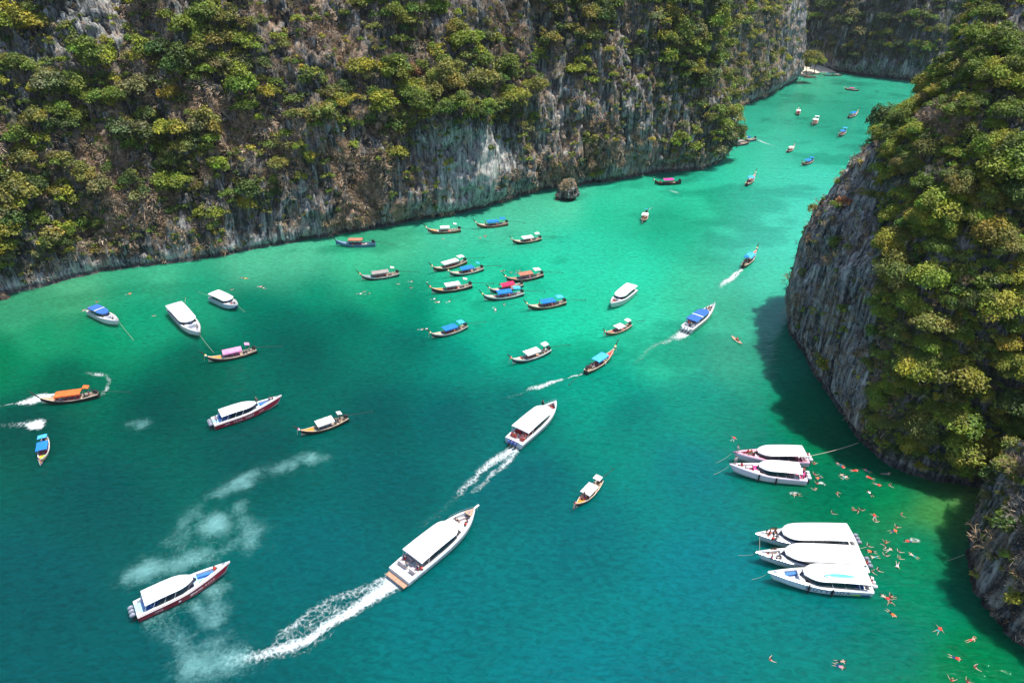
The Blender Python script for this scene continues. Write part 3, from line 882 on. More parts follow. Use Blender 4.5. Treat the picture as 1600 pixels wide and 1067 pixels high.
USED_LABELS = {}
def size_words(r, lo, hi):
    t = (r - lo) / (hi - lo)
    return "small" if t < 0.33 else "medium" if t < 0.66 else "large"

def place_plants():
    trees = sorted([p for p in PLANTS if p['kind'] == 'tree' and p['size'] > 0], key=lambda p: -p['size'])[:295]
    shrubs = sorted([p for p in PLANTS if p['kind'] == 'shrub' and p['size'] > 0], key=lambda p: -p['size'])[:290]
    twigs = sorted([p for p in PLANTS if p['kind'] == 'twig' and p['size'] > 0], key=lambda p: -p['size'])[:220]
    chosen = {id(p) for p in trees + shrubs + twigs}
    rng = np.random.default_rng(77)
    forms = ["flat-topped", "round-crowned", "broad", "ragged", "dense"]
    for p in trees:
        near = p['cliff'] in ('right', 'near')
        k = rng.integers(len(PROTO['near' if near else 'mid']))
        crown, trunk = PROTO['near' if near else 'mid'][k]
        base = 3.5 if near else 3.0
        sc = p['r'] / base
        # the Empty sits where the trunk leaves the rock
        root = empty("tree", tuple(p['pos'] - np.array([0, 0, 1.6 * sc])), rng.random() * 6.28, sc)
        root.scale = (sc * (0.9 + 0.25 * rng.random()), sc * (0.9 + 0.25 * rng.random()), sc * (0.85 + 0.35 * rng.random()))
        c = link("crown", crown, root, [LEAF[p['color']]]); c.location = (0, 0, 1.6)
        t = link("trunk", trunk, root, [BARK]); t.location = (0, 0, 1.6)
        p['form'] = forms[k % len(forms)]
        tag(root, f"{size_words(p['r'], 2.0, 5.2)} {p['form']} {p['color']} tree {where(p)}", "tree", {'left': "trees on the left cliff", 'right': "trees on the right hill", 'near': "trees on the near headland", 'headland': "trees on the second headland", 'far': "trees on the far cliff"}[p['cliff']])
    for p in shrubs:
        k = rng.integers(len(SHRUB)); sc = p['r'] / 1.6
        o = link("shrub", SHRUB[k], None, [LEAF[p['color']]])
        o.location = tuple(p['pos']); o.rotation_euler = (0, 0, rng.random() * 6.28); o.scale = (sc, sc, sc * (0.8 + 0.5 * rng.random()))
        tag(o, f"{size_words(p['r'], 0.9, 2.2)} {p['color']} shrub {where(p)}", "shrub", "shrubs on the " + {'left': "left cliff", 'right': "right hill", 'near': "near headland", 'headland': "second headland", 'far': "far cliff"}[p['cliff']])
    for p in twigs:
        k = rng.integers(len(TWIG)); sc = p['r'] / 1.9
        o = link("bare_bush", TWIG[k], None, [TWIGMAT[['grey', 'tan', 'brown'].index(p['color'])]])
        o.location = tuple(p['pos'])
        n = Vector(p['n']); o.rotation_euler = (Vector((0, 0, 1)) * 1.2 + n).to_track_quat('Z', 'Y').to_euler(); o.scale = (sc, sc, sc)
        tag(o, f"leafless {p['color']} bush {where(p)}", "bare bush", "leafless bushes on the " + {'left': "left cliff", 'right': "right hill", 'near': "near headland", 'headland': "second headland", 'far': "far cliff"}[p['cliff']])
    # the rest, and the low growth nobody could count
    small = []
    for i in range(10):
        V, T, cs = crown_arrays(rng, 1.0, 4, 28, 0.21, 0.9, 0.6); small.append((V, T))
    tallc = []
    for i in range(10):
        V, T, cs = crown_arrays(rng, 1.0, 9, 50, 0.105, 0.85, 0.75); tallc.append((V, T))
    twg = [twig_arrays(rng, 1.0, 5) for _ in range(8)]
    for key in ('left', 'right', 'near', 'headland', 'far'):
        VV, CC = [], []
        def put(arr, pos, sc, color, nrm=None):
            V, T = arr; a = rng.random() * 6.28; ca, sa = math.cos(a), math.sin(a)
            R = np.array([[ca, -sa, 0], [sa, ca, 0], [0, 0, 1]])
            W = (V * sc) @ R.T + pos
            VV.append(W); CC.append(T * color)
        for p in PLANTS:
            if p['cliff'] != key or id(p) in chosen: continue
            if p['kind'] == 'tree': put(tallc[rng.integers(10)], p['pos'] - np.array([0, 0, 0.2]), p['r'], PAL[p['color']])
            elif p['kind'] == 'shrub': put(small[rng.integers(10)], p['pos'], p['r'], PAL[p['color']])
            else: put(twg[rng.integers(8)], p['pos'], p['r'], np.array({'grey': (0.24, 0.205, 0.18), 'tan': (0.30, 0.205, 0.12), 'brown': (0.17, 0.115, 0.075)}[p['color']]))
        sc = SC[key]
        nlow = {'left': 3000, 'right': 3600, 'near': 120, 'headland': 500, 'far': 500}[key]
        w = (0.10 + sc.g) * sc.area * sc.face; w /= w.sum()
        for i in rng.choice(len(sc.P), nlow, p=w):
            put(small[rng.integers(10)], sc.P[i] - sc.N[i] * 0.1, (0.45 + 0.7 * rng.random()) * (1.8 if key in ('headland', 'far') else 1.0), PAL[pick(rng, KINDS, KIND_P[key])] * (0.95 if key != 'right' else 1.15))
        w = (0.02 + sc.q ** 1.5) * sc.area * sc.face; w /= w.sum()
        for i in rng.choice(len(sc.P), int(nlow * 0.75), p=w):
            put(twg[rng.integers(8)], sc.P[i] - sc.N[i] * 0.1, 0.5 + 0.9 * rng.random(), np.array([(0.24, 0.205, 0.18), (0.33, 0.23, 0.13), (0.20, 0.13, 0.08), (0.36, 0.27, 0.17)][rng.integers(4)]))
        # dead grass and hanging dry brush, tan tufts in drifts
        drift = smooth(-0.15, 0.25, fbm(sc.P[:, 0] * 0.09, sc.P[:, 1] * 0.09, sc.P[:, 2] * 0.09, 3, 812))
        w = (0.01 + sc.q ** 1.6) * drift * sc.area * sc.face; w /= w.sum()
        ng = {'left': 7500, 'right': 500, 'near': 200, 'headland': 600, 'far': 100}[key]
        for i in rng.choice(len(sc.P), ng, p=w):
            nb = 16; base = sc.P[i] + rng.normal(size=(nb, 3)) * 0.45
            dr = sc.N[i] * 0.9 + rng.normal(size=(nb, 3)) * 0.45 + np.array([0, 0, 0.25]); dr /= np.linalg.norm(dr, axis=1, keepdims=True)
            L_ = (0.5 + 0.9 * rng.random(nb))[:, None] * {'headland': 1.8, 'near': 0.5, 'right': 0.6}.get(key, 1.0); tip = base + dr * L_ - np.array([0, 0, 0.35]) * L_
            sd = np.cross(dr, rng.normal(size=(nb, 3))); sd /= np.linalg.norm(sd, axis=1, keepdims=True); sd *= {'near': 0.05, 'right': 0.06}.get(key, 0.085)
            VV.append(np.stack([base - sd, base + sd, tip + sd * 0.5, tip - sd * 0.5], 1).reshape(-1, 3))
            c = np.array([(0.44, 0.31, 0.20), (0.37, 0.235, 0.13), (0.50, 0.375, 0.26), (0.32, 0.23, 0.16)][rng.integers(4)]) * (0.8 + 0.4 * rng.random())
            CC.append(np.repeat(c[None], nb * 4, 0))
        V = np.concatenate(VV); C = np.concatenate(CC)
        o = link("undergrowth", np_mesh("undergrowth", V, quads(len(V) // 4), {"tint": C}), None, [foliage_mat("mixed_undergrowth", None, 0.25)])
        tag(o, {'left': "low scrub and dry grass clinging all over the left cliff", 'right': "low scrub between the trees of the right hill", 'near': "thin scrub on the dark headland in the lower right corner", 'headland': "scrub covering the second left headland", 'far': "scrub on the shaded far cliff"}[key], "undergrowth", kind='stuff')
place_plants()

def tell_apart():
    """alike plants in one spot are told apart by size where that can be seen"""
    by = {}
    for o in COL.objects:
        if o.get("category") in ("tree", "shrub", "bare bush"):
            w = o["label"].split()
            by.setdefault(" ".join(w[1:] if w[0] in ("small", "medium", "large") else w), []).append(o)
    for key, os_ in by.items():
        if len({o["label"] for o in os_}) == len(os_): continue
        first = key.split()
        loc = {o: to_px(np.array(o.location)[None])[:2] for o in os_}
        left = sorted(os_, key=lambda o: -o.scale[0])
        names = {}
        if len(left) == 2: names = {left[0]: "larger", left[1]: "smaller"}
        else:
            names[left.pop(0)] = "largest"
            if left: names[left.pop(-1)] = "smallest"
            for word, key in (("topmost", lambda o: -o.location.z), ("lowest", lambda o: o.location.z), ("leftmost", lambda o: loc[o][0][0]), ("rightmost", lambda o: -loc[o][0][0])):
                if len(left) > 1: o = min(left, key=key); left.remove(o); names[o] = word
            if len(left) == 1: names[left[0]] = "middle"
        for o, n in names.items(): o["label"] = " ".join([n] + first)
tell_apart()
# ------------------------------------------------------------------ rock stack, beach, boulders
def rock_mesh(name, rx, ry, hz, seed, nu=64, nv=44, rough=0.25, undercut=0.25):
    th = np.linspace(0, 2 * np.pi, nu, endpoint=False); t = np.linspace(0, 1, nv)
    T, U = np.meshgrid(th, t)
    prof = (1 - U ** 1.5 * 0.62) * np.where(U > 0.93, np.sqrt(np.clip((1 - U) / 0.07, 0, 1)), 1)
    x, y, z = rx * prof * np.cos(T), ry * prof * np.sin(T), -1.5 + (hz + 1.5) * U
    n = 1 + rough * fbm(x * 0.5 + seed, y * 0.5, z * 0.22, 4, seed) + 0.5 * rough * (1 - 2 * np.abs(fbm(x * 1.1, y * 1.1 + seed, z * 0.35, 3, seed + 5)))
    n = n - undercut * np.exp(-((z - 0.5) / 0.9) ** 2)
    lean = 0.10 * np.clip(z, 0, None)
    P = np.stack([x * n + lean, y * n, np.where(z > 0.5, z + 0.7 * fbm(x * .8, y * .8, z * .5, 3, seed + 9), z)], -1)
    P = np.concatenate([P, P[:, :1]], 1)
    zz = P[..., 2].ravel()
    g = 0.5 * smooth(0.45, 0.8, zz / hz); d = 0.7 * smooth(0.3, 0.7, zz / hz)
    return np_mesh(name, P.reshape(-1, 3), grid_faces(*P.shape[:2])[:, ::-1], {"green": g, "dry": d + 0.2, "pale": 0.0 * g}, True)
o = link("rock_stack", rock_mesh("rock_stack", 3.9, 3.3, 7.6, 31, 130, 80, 0.62, 0.42), None, [ROCK]); o.location = ground(885, 311)
tag(o, "small craggy rock stack standing in the water below the left cliff", "rock", None)
for (dx, dy, dz, k, r, lab) in ((.6, .3, 6.6, 1, 1.0, "little dry olive shrub on the tip of the rock stack"), (-1.2, -.9, 4.6, 3, .8, "small shrub clinging to the left shoulder of the rock stack")):
    b = link("shrub", SHRUB[k], None, [LEAF['olive green']]); b.location = o.location + Vector((dx, dy, dz)); b.scale = (r / 1.6,) * 3; tag(b, lab, "shrub")
for (px, py, r, lab) in ((1265, 121.5, 3.6, "low dark rock lying in the shallows in front of the beach"), (1240, 124, 2.4, "small low rock at the foot of the second headland by the beach")):
    o = link("rock", rock_mesh("rock", r * 1.5, r, 1.3, int(px), 24, 12, 0.4, 0.05), None, [ROCK]); o.location = ground(px, py); tag(o, lab, "rock")
for (px, py, r, lab) in ((3, 466, 2.2, "rounded boulder at the waterline at the far left edge"), ):
    o = link("boulder", rock_mesh("boulder", r, r * 0.8, 2.0, int(px) + 7, 24, 14, 0.3, 0.1), None, [ROCK]); o.location = ground(px, py); tag(o, lab, "rock")

def build_beach():
    g = [ground(1240, 121.5), ground(1262, 119.5), ground(1286, 114.5), ground(1312, 115)]
    edge = np.array([(p.x, p.y) for p in g])
    s = np.linspace(0, 3, 40)
    ex, ey = np.interp(s, range(4), edge[:, 0]), np.interp(s, range(4), edge[:, 1])
    rows = []
    for k in range(12):
        t = k / 11
        rows.append(np.stack([ex - 6 * t, ey + 30 * t, -0.5 + 3.2 * t ** 0.8 + 0.15 * fbm(ex * .3, ey * .3, t * 5 + 0 * ex, 3, 3)], -1))
    P = np.array(rows)
    tag(link("beach", np_mesh("beach", P.reshape(-1, 3), grid_faces(*P.shape[:2]), None, True), None, [mat("pale_sand", (0.62, 0.52, 0.38), 0.95, 0.1, var=0.15, scale=0.4)]),
        "little strip of pale sand at the far end of the lagoon", kind='structure')
build_beach()
# the green thicket behind the beach
rg = np.random.default_rng(61)
for (px, py, z, r, kind, lab) in ((1264, 116, 1.5, 6.0, 'bright green', "large round green tree behind the beach at the far end"), (1278, 113.5, 1.5, 6.0, 'bright green', "wide bright green tree behind the beach, right of the round green one"), (1256, 116, 1.5, 4.5, 'olive green', "small olive tree at the left end of the beach"), (1272, 108, 9, 6.0, 'olive green', "pale tree rising behind the beach trees")):
    p = ground(px, py, z)
    k = rg.integers(12); crown, trunk = PROTO['mid'][k]; sc = r / 3.0
    root = empty("tree", (p.x - 1, p.y + 4, z), rg.random() * 6, sc); root.scale = (sc, sc, sc * 1.15)
    c = link("crown", crown, root, [LEAF[kind]]); c.location = (0, 0, 1.9)
    t = link("trunk", trunk, root, [BARK]); t.location = (0, 0, 1.9)
    tag(root, lab, "tree", "trees behind the beach")

# ------------------------------------------------------------------ boats: paints
def paint(name, c, rough=0.35, **k): return mat(name, c, rough, 0.5, **k)
WHITE = paint("gelcoat_white", (0.56, 0.56, 0.55), 0.25, var=0.06, scale=1.2, stain=(0.60, 0.58, 0.52))
ROOFW = paint("roof_white", (0.60, 0.60, 0.595), 0.35, var=0.05, scale=0.8, stain=(0.46, 0.45, 0.42))
CANVASW = mat("canvas_white", (0.60, 0.59, 0.565), 0.9, 0.1, var=0.12, scale=2.5, stain=(0.52, 0.49, 0.43))
CANVAS = {'white': CANVASW, 'blue': mat("canvas_blue", (0.02, 0.16, 0.50), 0.85, 0.1, var=0.2, scale=2), 'sky': mat("canvas_sky_blue", (0.06, 0.33, 0.66), 0.85, 0.1, var=0.2, scale=2),
          'pink': mat("canvas_pink", (0.72, 0.25, 0.47), 0.85, 0.1, var=0.25, scale=2, stain=(0.80, 0.55, 0.66)), 'magenta': mat("canvas_magenta", (0.62, 0.05, 0.25), 0.85, 0.1, var=0.2, scale=2), 'crimson': mat("canvas_crimson", (0.60, 0.03, 0.09), 0.85, 0.1, var=0.2, scale=2),
          'orange': mat("canvas_orange", (0.78, 0.13, 0.035), 0.85, 0.1, var=0.15, scale=2), 'brown': mat("canvas_brown", (0.36, 0.15, 0.10), 0.9, 0.1, var=0.25, scale=2), 'grey': mat("canvas_grey", (0.27, 0.235, 0.22), 0.9, 0.1, var=0.25, scale=2),
          'mint': mat("canvas_mint", (0.40, 0.62, 0.54), 0.85, 0.1, var=0.2, scale=2), 'navy': mat("canvas_navy", (0.03, 0.09, 0.27), 0.85, 0.1, var=0.2, scale=2)}
HULLP = {'dark': paint("hull_dark", (0.025, 0.02, 0.018), 0.6, var=0.3, scale=2), 'blue': paint("hull_blue", (0.09, 0.18, 0.28), 0.5, var=0.3, scale=2), 'white': paint("hull_offwhite", (0.62, 0.60, 0.56), 0.5, var=0.25, scale=2, stain=(0.40, 0.36, 0.31)),
         'brown': paint("hull_brown", (0.16, 0.075, 0.04), 0.6, var=0.35, scale=2), 'red': paint("hull_red", (0.40, 0.04, 0.03), 0.5, var=0.3, scale=2), 'green': paint("hull_green", (0.03, 0.20, 0.12), 0.5, var=0.3, scale=2), 'tan': paint("hull_tan", (0.40, 0.24, 0.13), 0.6, var=0.35, scale=2), 'lilac': paint("hull_lilac", (0.42, 0.38, 0.46), 0.5, var=.2, scale=2)}
WOOD = mat("deck_planks", (0.40, 0.285, 0.19), 0.8, 0.2, var=0.35, scale=3.5, stain=(0.27, 0.19, 0.13))
PALEWOOD = mat("weathered_rail", (0.52, 0.42, 0.33), 0.8, 0.2, var=0.3, scale=3)
VARN = {'orange': mat("varnished_orange", (0.62, 0.22, 0.03), 0.4, 0.4, var=0.25, scale=3), 'brown': mat("varnished_brown", (0.33, 0.14, 0.06), 0.45, 0.4, var=0.3, scale=3), 'pale': mat("scrubbed_wood", (0.48, 0.38, 0.28), 0.8, 0.2, var=0.3, scale=3), 'lime': mat("painted_lime", (0.36, 0.55, 0.03), 0.5, 0.3, var=0.2), 'red': mat("painted_red_deck", (0.45, 0.06, 0.035), 0.5, 0.3, var=0.3), 'coral': mat("painted_coral", (0.72, 0.24, 0.13), 0.5, .3, var=.2), 'slate': mat("painted_slate", (.16, .24, .33), .6, .3, var=.3)}
STEEL = mat("steel_tube", (0.45, 0.46, 0.47), 0.3, 0.5, metal=0.8)
ENGINE = mat("engine_iron", (0.03, 0.03, 0.032), 0.55, 0.4, var=0.3, scale=6)
BLACK = mat("black_rubber", (0.02, 0.02, 0.022), 0.7, 0.3)
GLASS = mat("tinted_glass", (0.012, 0.016, 0.03), 0.08, 0.7, var=0.05)
SEATW = mat("seat_white", (0.62, 0.61, 0.60), 0.6, 0.3, var=0.2)
GREYDECK = mat("deck_grey", (0.38, 0.40, 0.44), 0.7, 0.3, var=0.15)
TEAK = mat("teak", (0.42, 0.25, 0.16), 0.7, 0.3, var=0.25, scale=4)
RIB = [mat("ribbon_yellow", (0.75, 0.50, 0.06), 0.9, 0.1), mat("ribbon_white", (0.75, 0.73, 0.70), 0.9, 0.1), mat("ribbon_pink", (0.75, 0.16, 0.30), 0.9, 0.1), mat("ribbon_green", (0.35, 0.60, 0.35), 0.9, 0.1)]
LET = mat("hull_lettering_navy", (0.01, 0.015, 0.04), 0.5, 0.3, var=0.02); LETW = mat("hull_lettering_white", (0.75, 0.72, 0.74), 0.5, 0.3, var=0.02)

# ------------------------------------------------------------------ long-tail boats (10 m hull, bow towards +x)
LT = np.array([0, .06, .14, .25, .36, .46, .58, .68, .77, .85, .92, .97, 1.0])
def lt_b(t): return np.interp(t, [0, .1, .25, .45, .65, .8, .92, 1], [.50, .70, .90, 1.0, .90, .62, .26, .06])
def lt_s(t): return np.interp(t, [0, .1, .25, .45, .65, .8, .92, 1], [1.02, .90, .78, .72, .80, 1.05, 1.42, 1.80])
def lt_k(t): return np.interp(t, [0, .1, .25, .65, .8, .92, 1], [-.10, -.28, -.35, -.33, -.12, .40, 1.15])
def lt_x(t): return -5 + 10 * t

def longtail_meshes():
    M = {}
    m = MB(); rows = []
    for t in LT:
        b, s, k, x = lt_b(t), lt_s(t), lt_k(t), lt_x(t)
        half = [(x, b, s), (x, b * .985, s - .30 * (s - k)), (x, b * .90, k + .38 * (s - k)), (x, b * .62, k + .14 * (s - k)), (x, 0, k)]
        rows.append(half + [(p[0], -p[1], p[2]) for p in half[-2::-1]])
    m.loft(rows, mcol=[1, 0, 0, 0, 0, 0, 0, 1])
    m.add(rows[0], [tuple(range(9))], 0)
    M['hull'] = m.mesh("hull", True, 50)
    m = MB()                                            # rail on top of the sides and the inner planking
    for sgn in (1, -1):
        rr = []
        for t in LT:
            b, s, x = lt_b(t), lt_s(t), lt_x(t)
            rr.append([(x, sgn * (b + .05), s - .05), (x, sgn * (b + .05), s + .05), (x, sgn * max(b - .09, .005), s + .05), (x, sgn * max(b - .11, .0), s - .02), (x, sgn * max(b - .14, 0) * .95, min(s - .05, .42))])
        m.loft(rr if sgn < 0 else [r[::-1] for r in rr])
    M['gunwale'] = m.mesh("gunwale", True, 40)
    m = MB(); rr = []
    for t in LT[:10]:
        b, x = lt_b(t), lt_x(t); rr.append([(x, y * (b - .12), .36 + .02 * ((i + 1) % 2)) for i, y in enumerate((-1, -.6, -.2, .2, .6, 1))])
    m.loft(rr)
    for k in range(7): m.box((-4.2 + k * 1.05, 0, .42), (.10, 2 * lt_b((.8 + k * 1.05) / 10) - .3, .10))
    M['deck'] = m.mesh("deck")
    m = MB(); rr = []
    for t in (.74, .79, .85, .91, .96, 1.0):
        b, s, x = lt_b(t), lt_s(t), lt_x(t); rr.append([(x, -b + .04, s - .03), (x, -b * .5, s + .03), (x, 0, s + .05), (x, b * .5, s + .03), (x, b - .04, s - .03)])
    m.loft(rr); b = lt_b(.74); s = lt_s(.74); x = lt_x(.74)
    m.add([(x, -b + .04, s - .03), (x, b - .04, s - .03), (x, b - .04, .36), (x, -b + .04, .36)], [(0, 1, 2, 3)])
    M['foredeck'] = m.mesh("foredeck", True)
    m = MB()
    m.tube([(4.75, 0, 1.35), (5.1, 0, 1.85), (5.55, 0, 2.45), (6.05, 0, 3.1), (6.3, 0, 3.45)], [.09, .13, .12, .10, .07], 7)
    M['prow'] = m.mesh("prow", True)
    m = MB()
    m.ball((5.35, 0, 2.2), (.24, .24, .26), 0, 7, 4)
    m.tube([(5.25, 0, 2.02), (5.42, 0, 2.28)], [.25, .22], 8, 1)
    for (dy, mi, L) in ((.12, 0, 1.25), (-.14, 1, 1.5), (.02, 2, .9)):
        m.loft([[(5.55 + .05 * i, dy - .07, 2.2 - L * i / 4 + .0), (5.55 + .05 * i + .03, dy + .07, 2.2 - L * i / 4)] for i in range(5)], mi)
    M['ribbon'] = m.mesh("ribbon")
    for nm, (x0, x1, w, zt, arch) in {'flat': (-1.9, 1.7, 1.02, 2.0, .10), 'arch': (-2.0, 1.9, .92, 2.0, .42), 'long': (-2.2, 2.3, 1.0, 2.0, .12), 'short': (-1.6, 1.2, .98, 1.95, .10)}.items():
        m = MB(); rows = []
        n = 9
        for i in range(9):
            x = x0 + (x1 - x0) * i / 8; sag = .035 * math.sin(i * math.pi * 2)
            ring = [(x, -w + 2 * w * k / (n - 1), zt + arch * math.cos((k / (n - 1) - .5) * math.pi) + sag + .02 * math.sin(i * 2.4 + k)) for k in range(n)]
            rows.append([(x, -w - .02, zt - .24)] + ring + [(x, w + .02, zt - .24)])
        low = [[(p[0], p[1] * .97, p[2] - .045) for p in r] for r in rows]
        m.loft(rows); m.loft([r[::-1] for r in low])
        for r, q in ((rows[0], low[0]), (rows[-1], low[-1])): m.loft([r, q])
        M['canopy_' + nm] = m.mesh("canopy", True, 50)
        m = MB()
        for x in (x0 + .15, (x0 + x1) / 2, x1 - .15):
            b = lt_b((x + 5) / 10)
            for sg in (1, -1): m.tube([(x, sg * (b - .05), .7), (x, sg * w * .95, zt)], .035, 5)
        for sg in (1, -1): m.tube([(x0, sg * w * .95, zt - .03), (x1, sg * w * .95, zt - .03)], .03, 4)
        M['frame_' + nm] = m.mesh("canopy_frame")
    for nm, (cx, L, w, z, tilt) in {'square': (-3.45, 1.35, .72, 2.75, -.12), 'wide': (-3.2, 1.7, .85, 2.55, .06), 'small': (-3.3, .95, .55, 2.8, .25)}.items():
        m = MB(); rows = []
        for i in range(5):
            x = -L / 2 + L * i / 4
            rows.append([(cx + x, -w + 2 * w * k / 6, z + math.tan(tilt) * x + .07 * math.cos((k / 6 - .5) * math.pi)) for k in range(7)])
        low = [[(p[0], p[1], p[2] - .05) for p in r] for r in rows]
        m.loft(rows); m.loft([r[::-1] for r in low])
        m.loft([rows[0], low[0]]); m.loft([low[-1], rows[-1]])
        m.loft([[r[0] for r in low], [r[0] for r in rows]]); m.loft([[r[-1] for r in rows], [r[-1] for r in low]])
        M['sterncanopy_' + nm] = m.mesh("stern_canopy", True, 40)
        m = MB()
        for sx in (-1, 1):
            for sg in (1, -1): m.tube([(cx + sx * L * .42, sg * w * .8, .75), (cx + sx * L * .45, sg * w * .9, z + math.tan(tilt) * sx * L * .45)], .03, 5)
        M['sternframe_' + nm] = m.mesh("stern_frame")
    m = MB()
    m.box((-4.55, 0, 1.45), (.85, .46, .42)); m.box((-4.45, .05, 1.75), (.45, .34, .22)); m.tube([(-4.3, .12, 1.8), (-4.3, .12, 2.15)], .05, 6)
    m.tube([(-4.15, 0, 1.5), (-3.3, .1, 1.75)], .03, 5); m.box((-4.6, 0, 1.12), (.25, .25, .35)); m.tube([(-4.3, -.25, 1.5), (-4.8, -.25, 1.5)], .11, 7)
    M['engine'] = m.mesh("engine")
    m = MB(); m.tube([(-4.95, 0, 1.42), (-7.6, 0, .92), (-10.4, 0, .30)], [.055, .045, .035], 6); M['tail_shaft'] = m.mesh("tail_shaft", True)
    m = MB(); m.box((-10.45, 0, .3), (.06, .34, .10), rz=0); m.box((-10.45, 0, .3), (.06, .10, .34)); m.tube([(-10.6, 0, .27), (-10.3, 0, .33)], .05, 6); M['propeller'] = m.mesh("propeller")
    for i, x in enumerate((-2.6, 2.0, 2.75)):
        b = lt_b((x + 5) / 10); m = MB(); m.box((x, 0, .62), (.30, 2 * b - .22, .05)); M['bench%d' % i] = m.mesh("bench")
    m = MB()
    for x in (-1.3, -.3, .7): m.box((x, .45, .62), (.55, .38, .10)); m.box((x, -.45, .62), (.55, .38, .10))
    M['cushion'] = m.mesh("cushion")
    m = MB(); m.box((2.4, .35, .56), (.55, .4, .34)); m.box((1.9, -.4, .52), (.45, .35, .26)); M['cargo'] = m.mesh("cool_box")
    m = MB()
    x = 0.6; b = lt_b((x + 5) / 10); m.tube([(x, -b - .10, .66), (x, -b - .10, .2)], .09, 7)
    M['fender'] = m.mesh("fender", True)
    return M
LM = longtail_meshes()
BOATS = {}
def stuff_part(name, me, parent, mats):
    """pieces too small to pick apart in the photograph, joined into one part"""
    o = link(name, me, parent, mats); o["kind"] = 'stuff'; return o

def frame_of(bow_px, stern_px, zb, zs):
    a, b = ground(*stern_px, zs), ground(*bow_px, zb)
    d = Vector((b.x - a.x, b.y - a.y, 0))
    return Vector(((a.x + b.x) / 2, (a.y + b.y) / 2, 0)), d.length, math.atan2(d.y, d.x)

def longtail(key, bow, stern, label, band='white', low='dark', fore='brown', canopy='white', style='flat', stern_c='white', stern_style='square', tail=True, ribbons=(0, 1, 2), inner=None, cushions='crimson', swing=0.0, length=None, prow='dark', group="long-tail boats on the lagoon", cargo=True):
    c, L, rz = frame_of(bow, stern, 1.2, 0.6)
    if length: L = length
    sc = L / 10.0
    w = min(1.15, max(0.9, 1.05 / max(sc, .8)))
    root = empty("longtail_boat", c, rz, sc)
    root.scale = (sc, sc * w, sc if sc < 1.15 else 1.15)
    tag(root, label, "longtail boat", group)
    link("hull", LM['hull'], root, [HULLP[low], HULLP[band]])
    link("gunwale", LM['gunwale'], root, [inner or PALEWOOD])
    link("deck", LM['deck'], root, [WOOD]); link("foredeck", LM['foredeck'], root, [VARN[fore]])
    link("prow", LM['prow'], root, [HULLP[prow] if prow in HULLP else VARN[prow]])
    if ribbons: link("ribbon", LM['ribbon'], root, [RIB[i] for i in ribbons])
    cv = link("canopy", LM['canopy_' + style], root, [CANVAS[canopy]]); stuff_part("canopy_frame", LM['frame_' + style], cv, [STEEL])
    if stern_c:
        sv = link("stern_canopy", LM['sterncanopy_' + stern_style], root, [CANVAS[stern_c]]); stuff_part("stern_frame", LM['sternframe_' + stern_style], sv, [STEEL])
    for i in range(3): link("bench", LM['bench%d' % i], root, [PALEWOOD])
    if cushions: stuff_part("cushion", LM['cushion'], root, [CANVAS[cushions]])
    if cargo: stuff_part("cool_box", LM['cargo'], root, [[CANVAS['blue'], SEATW, CANVAS['crimson'], HULLP['green']][len(BOATS) % 4]])
    link("fender", LM['fender'], root, [SEATW])
    e = link("engine", LM['engine'], root, [ENGINE])
    if tail:
        s = link("tail_shaft", LM['tail_shaft'], e, [ENGINE]); s.location = (0, 0, 0)
        s.rotation_euler = (0, 0, swing)
        if swing: s.location = (-4.95 + 4.95 * math.cos(swing), 4.95 * math.sin(swing), 0)
        p = link("propeller", LM['propeller'], e, [ENGINE]); p.rotation_euler = s.rotation_euler; p.location = s.location
    BOATS[key] = root
    return root

G1 = "long-tail boats moored in the bay"; G2 = "long-tail boats up the lagoon"
longtail('slate', (524.6, 379), (586.6, 382), "slate-blue longtail with brown canopy moored nearest the left cliff", 'blue', 'blue', 'slate', 'brown', 'flat', None, group=G1, inner=HULLP['blue'], ribbons=())
longtail('varnish', (668, 360), (720, 360), "varnished longtail with white canopy, nearest the cliff after the slate-blue one", 'brown', 'brown', 'orange', 'white', 'short', 'white', 'small', group=G1)
longtail('blue_a', (745, 352), (793.7, 349.5), "longtail with royal blue canopy and blue stern awning, the farthest of the moored cluster", 'red', 'brown', 'pale', 'blue', 'flat', 'blue', 'wide', group=G1)
longtail('white_a', (801, 377), (845.5, 373), "white-topped longtail alone on the right of the cluster below the blue one", 'tan', 'dark', 'pale', 'white', 'flat', 'white', 'square', group=G1)
longtail('grey', (565, 433), (623.5, 428), "longtail with a faded grey canopy moored apart on the left of the cluster", 'white', 'dark', 'slate', 'grey', 'long', 'white', 'small', group=G1, ribbons=(0, 2, 1))
longtail('white_b', (677, 421), (728.7, 409), "white-canopied longtail moored side by side above a blue-canopied one", 'tan', 'dark', 'pale', 'white', 'long', 'white', 'wide', group=G1)
longtail('blue_b', (702.5, 427.5), (755, 420), "blue-canopied longtail moored between two white-canopied ones", 'white', 'dark', 'pale', 'blue', 'flat', 'sky', 'small', group=G1)
longtail('white_c', (674.4, 454), (737.4, 447), "dark-hulled longtail with orange foredeck and crisp white canopy", 'dark', 'dark', 'orange', 'white', 'flat', 'white', 'small', group=G1, ribbons=(2, 0, 1))
longtail('rust', (791.5, 437), (848.6, 430), "dark longtail with rusty red canopy and white stern awning, swimmers at its bow", 'dark', 'dark', 'brown', 'brown', 'flat', 'white', 'wide', group=G1, cushions='pink')
longtail('crimson', (766, 454), (817, 445), "longtail with a crimson arched canopy squeezed between two others", 'lilac', 'dark', 'pale', 'crimson', 'arch', None, group=G1)
longtail('blue_c', (756, 464.8), (818, 459), "white-decked longtail with blue canopy and hanging ribbons, alongside the crimson one", 'white', 'dark', 'pale', 'blue', 'flat', 'sky', 'wide', group=G1, ribbons=(3, 0, 1), inner=HULLP['white'])
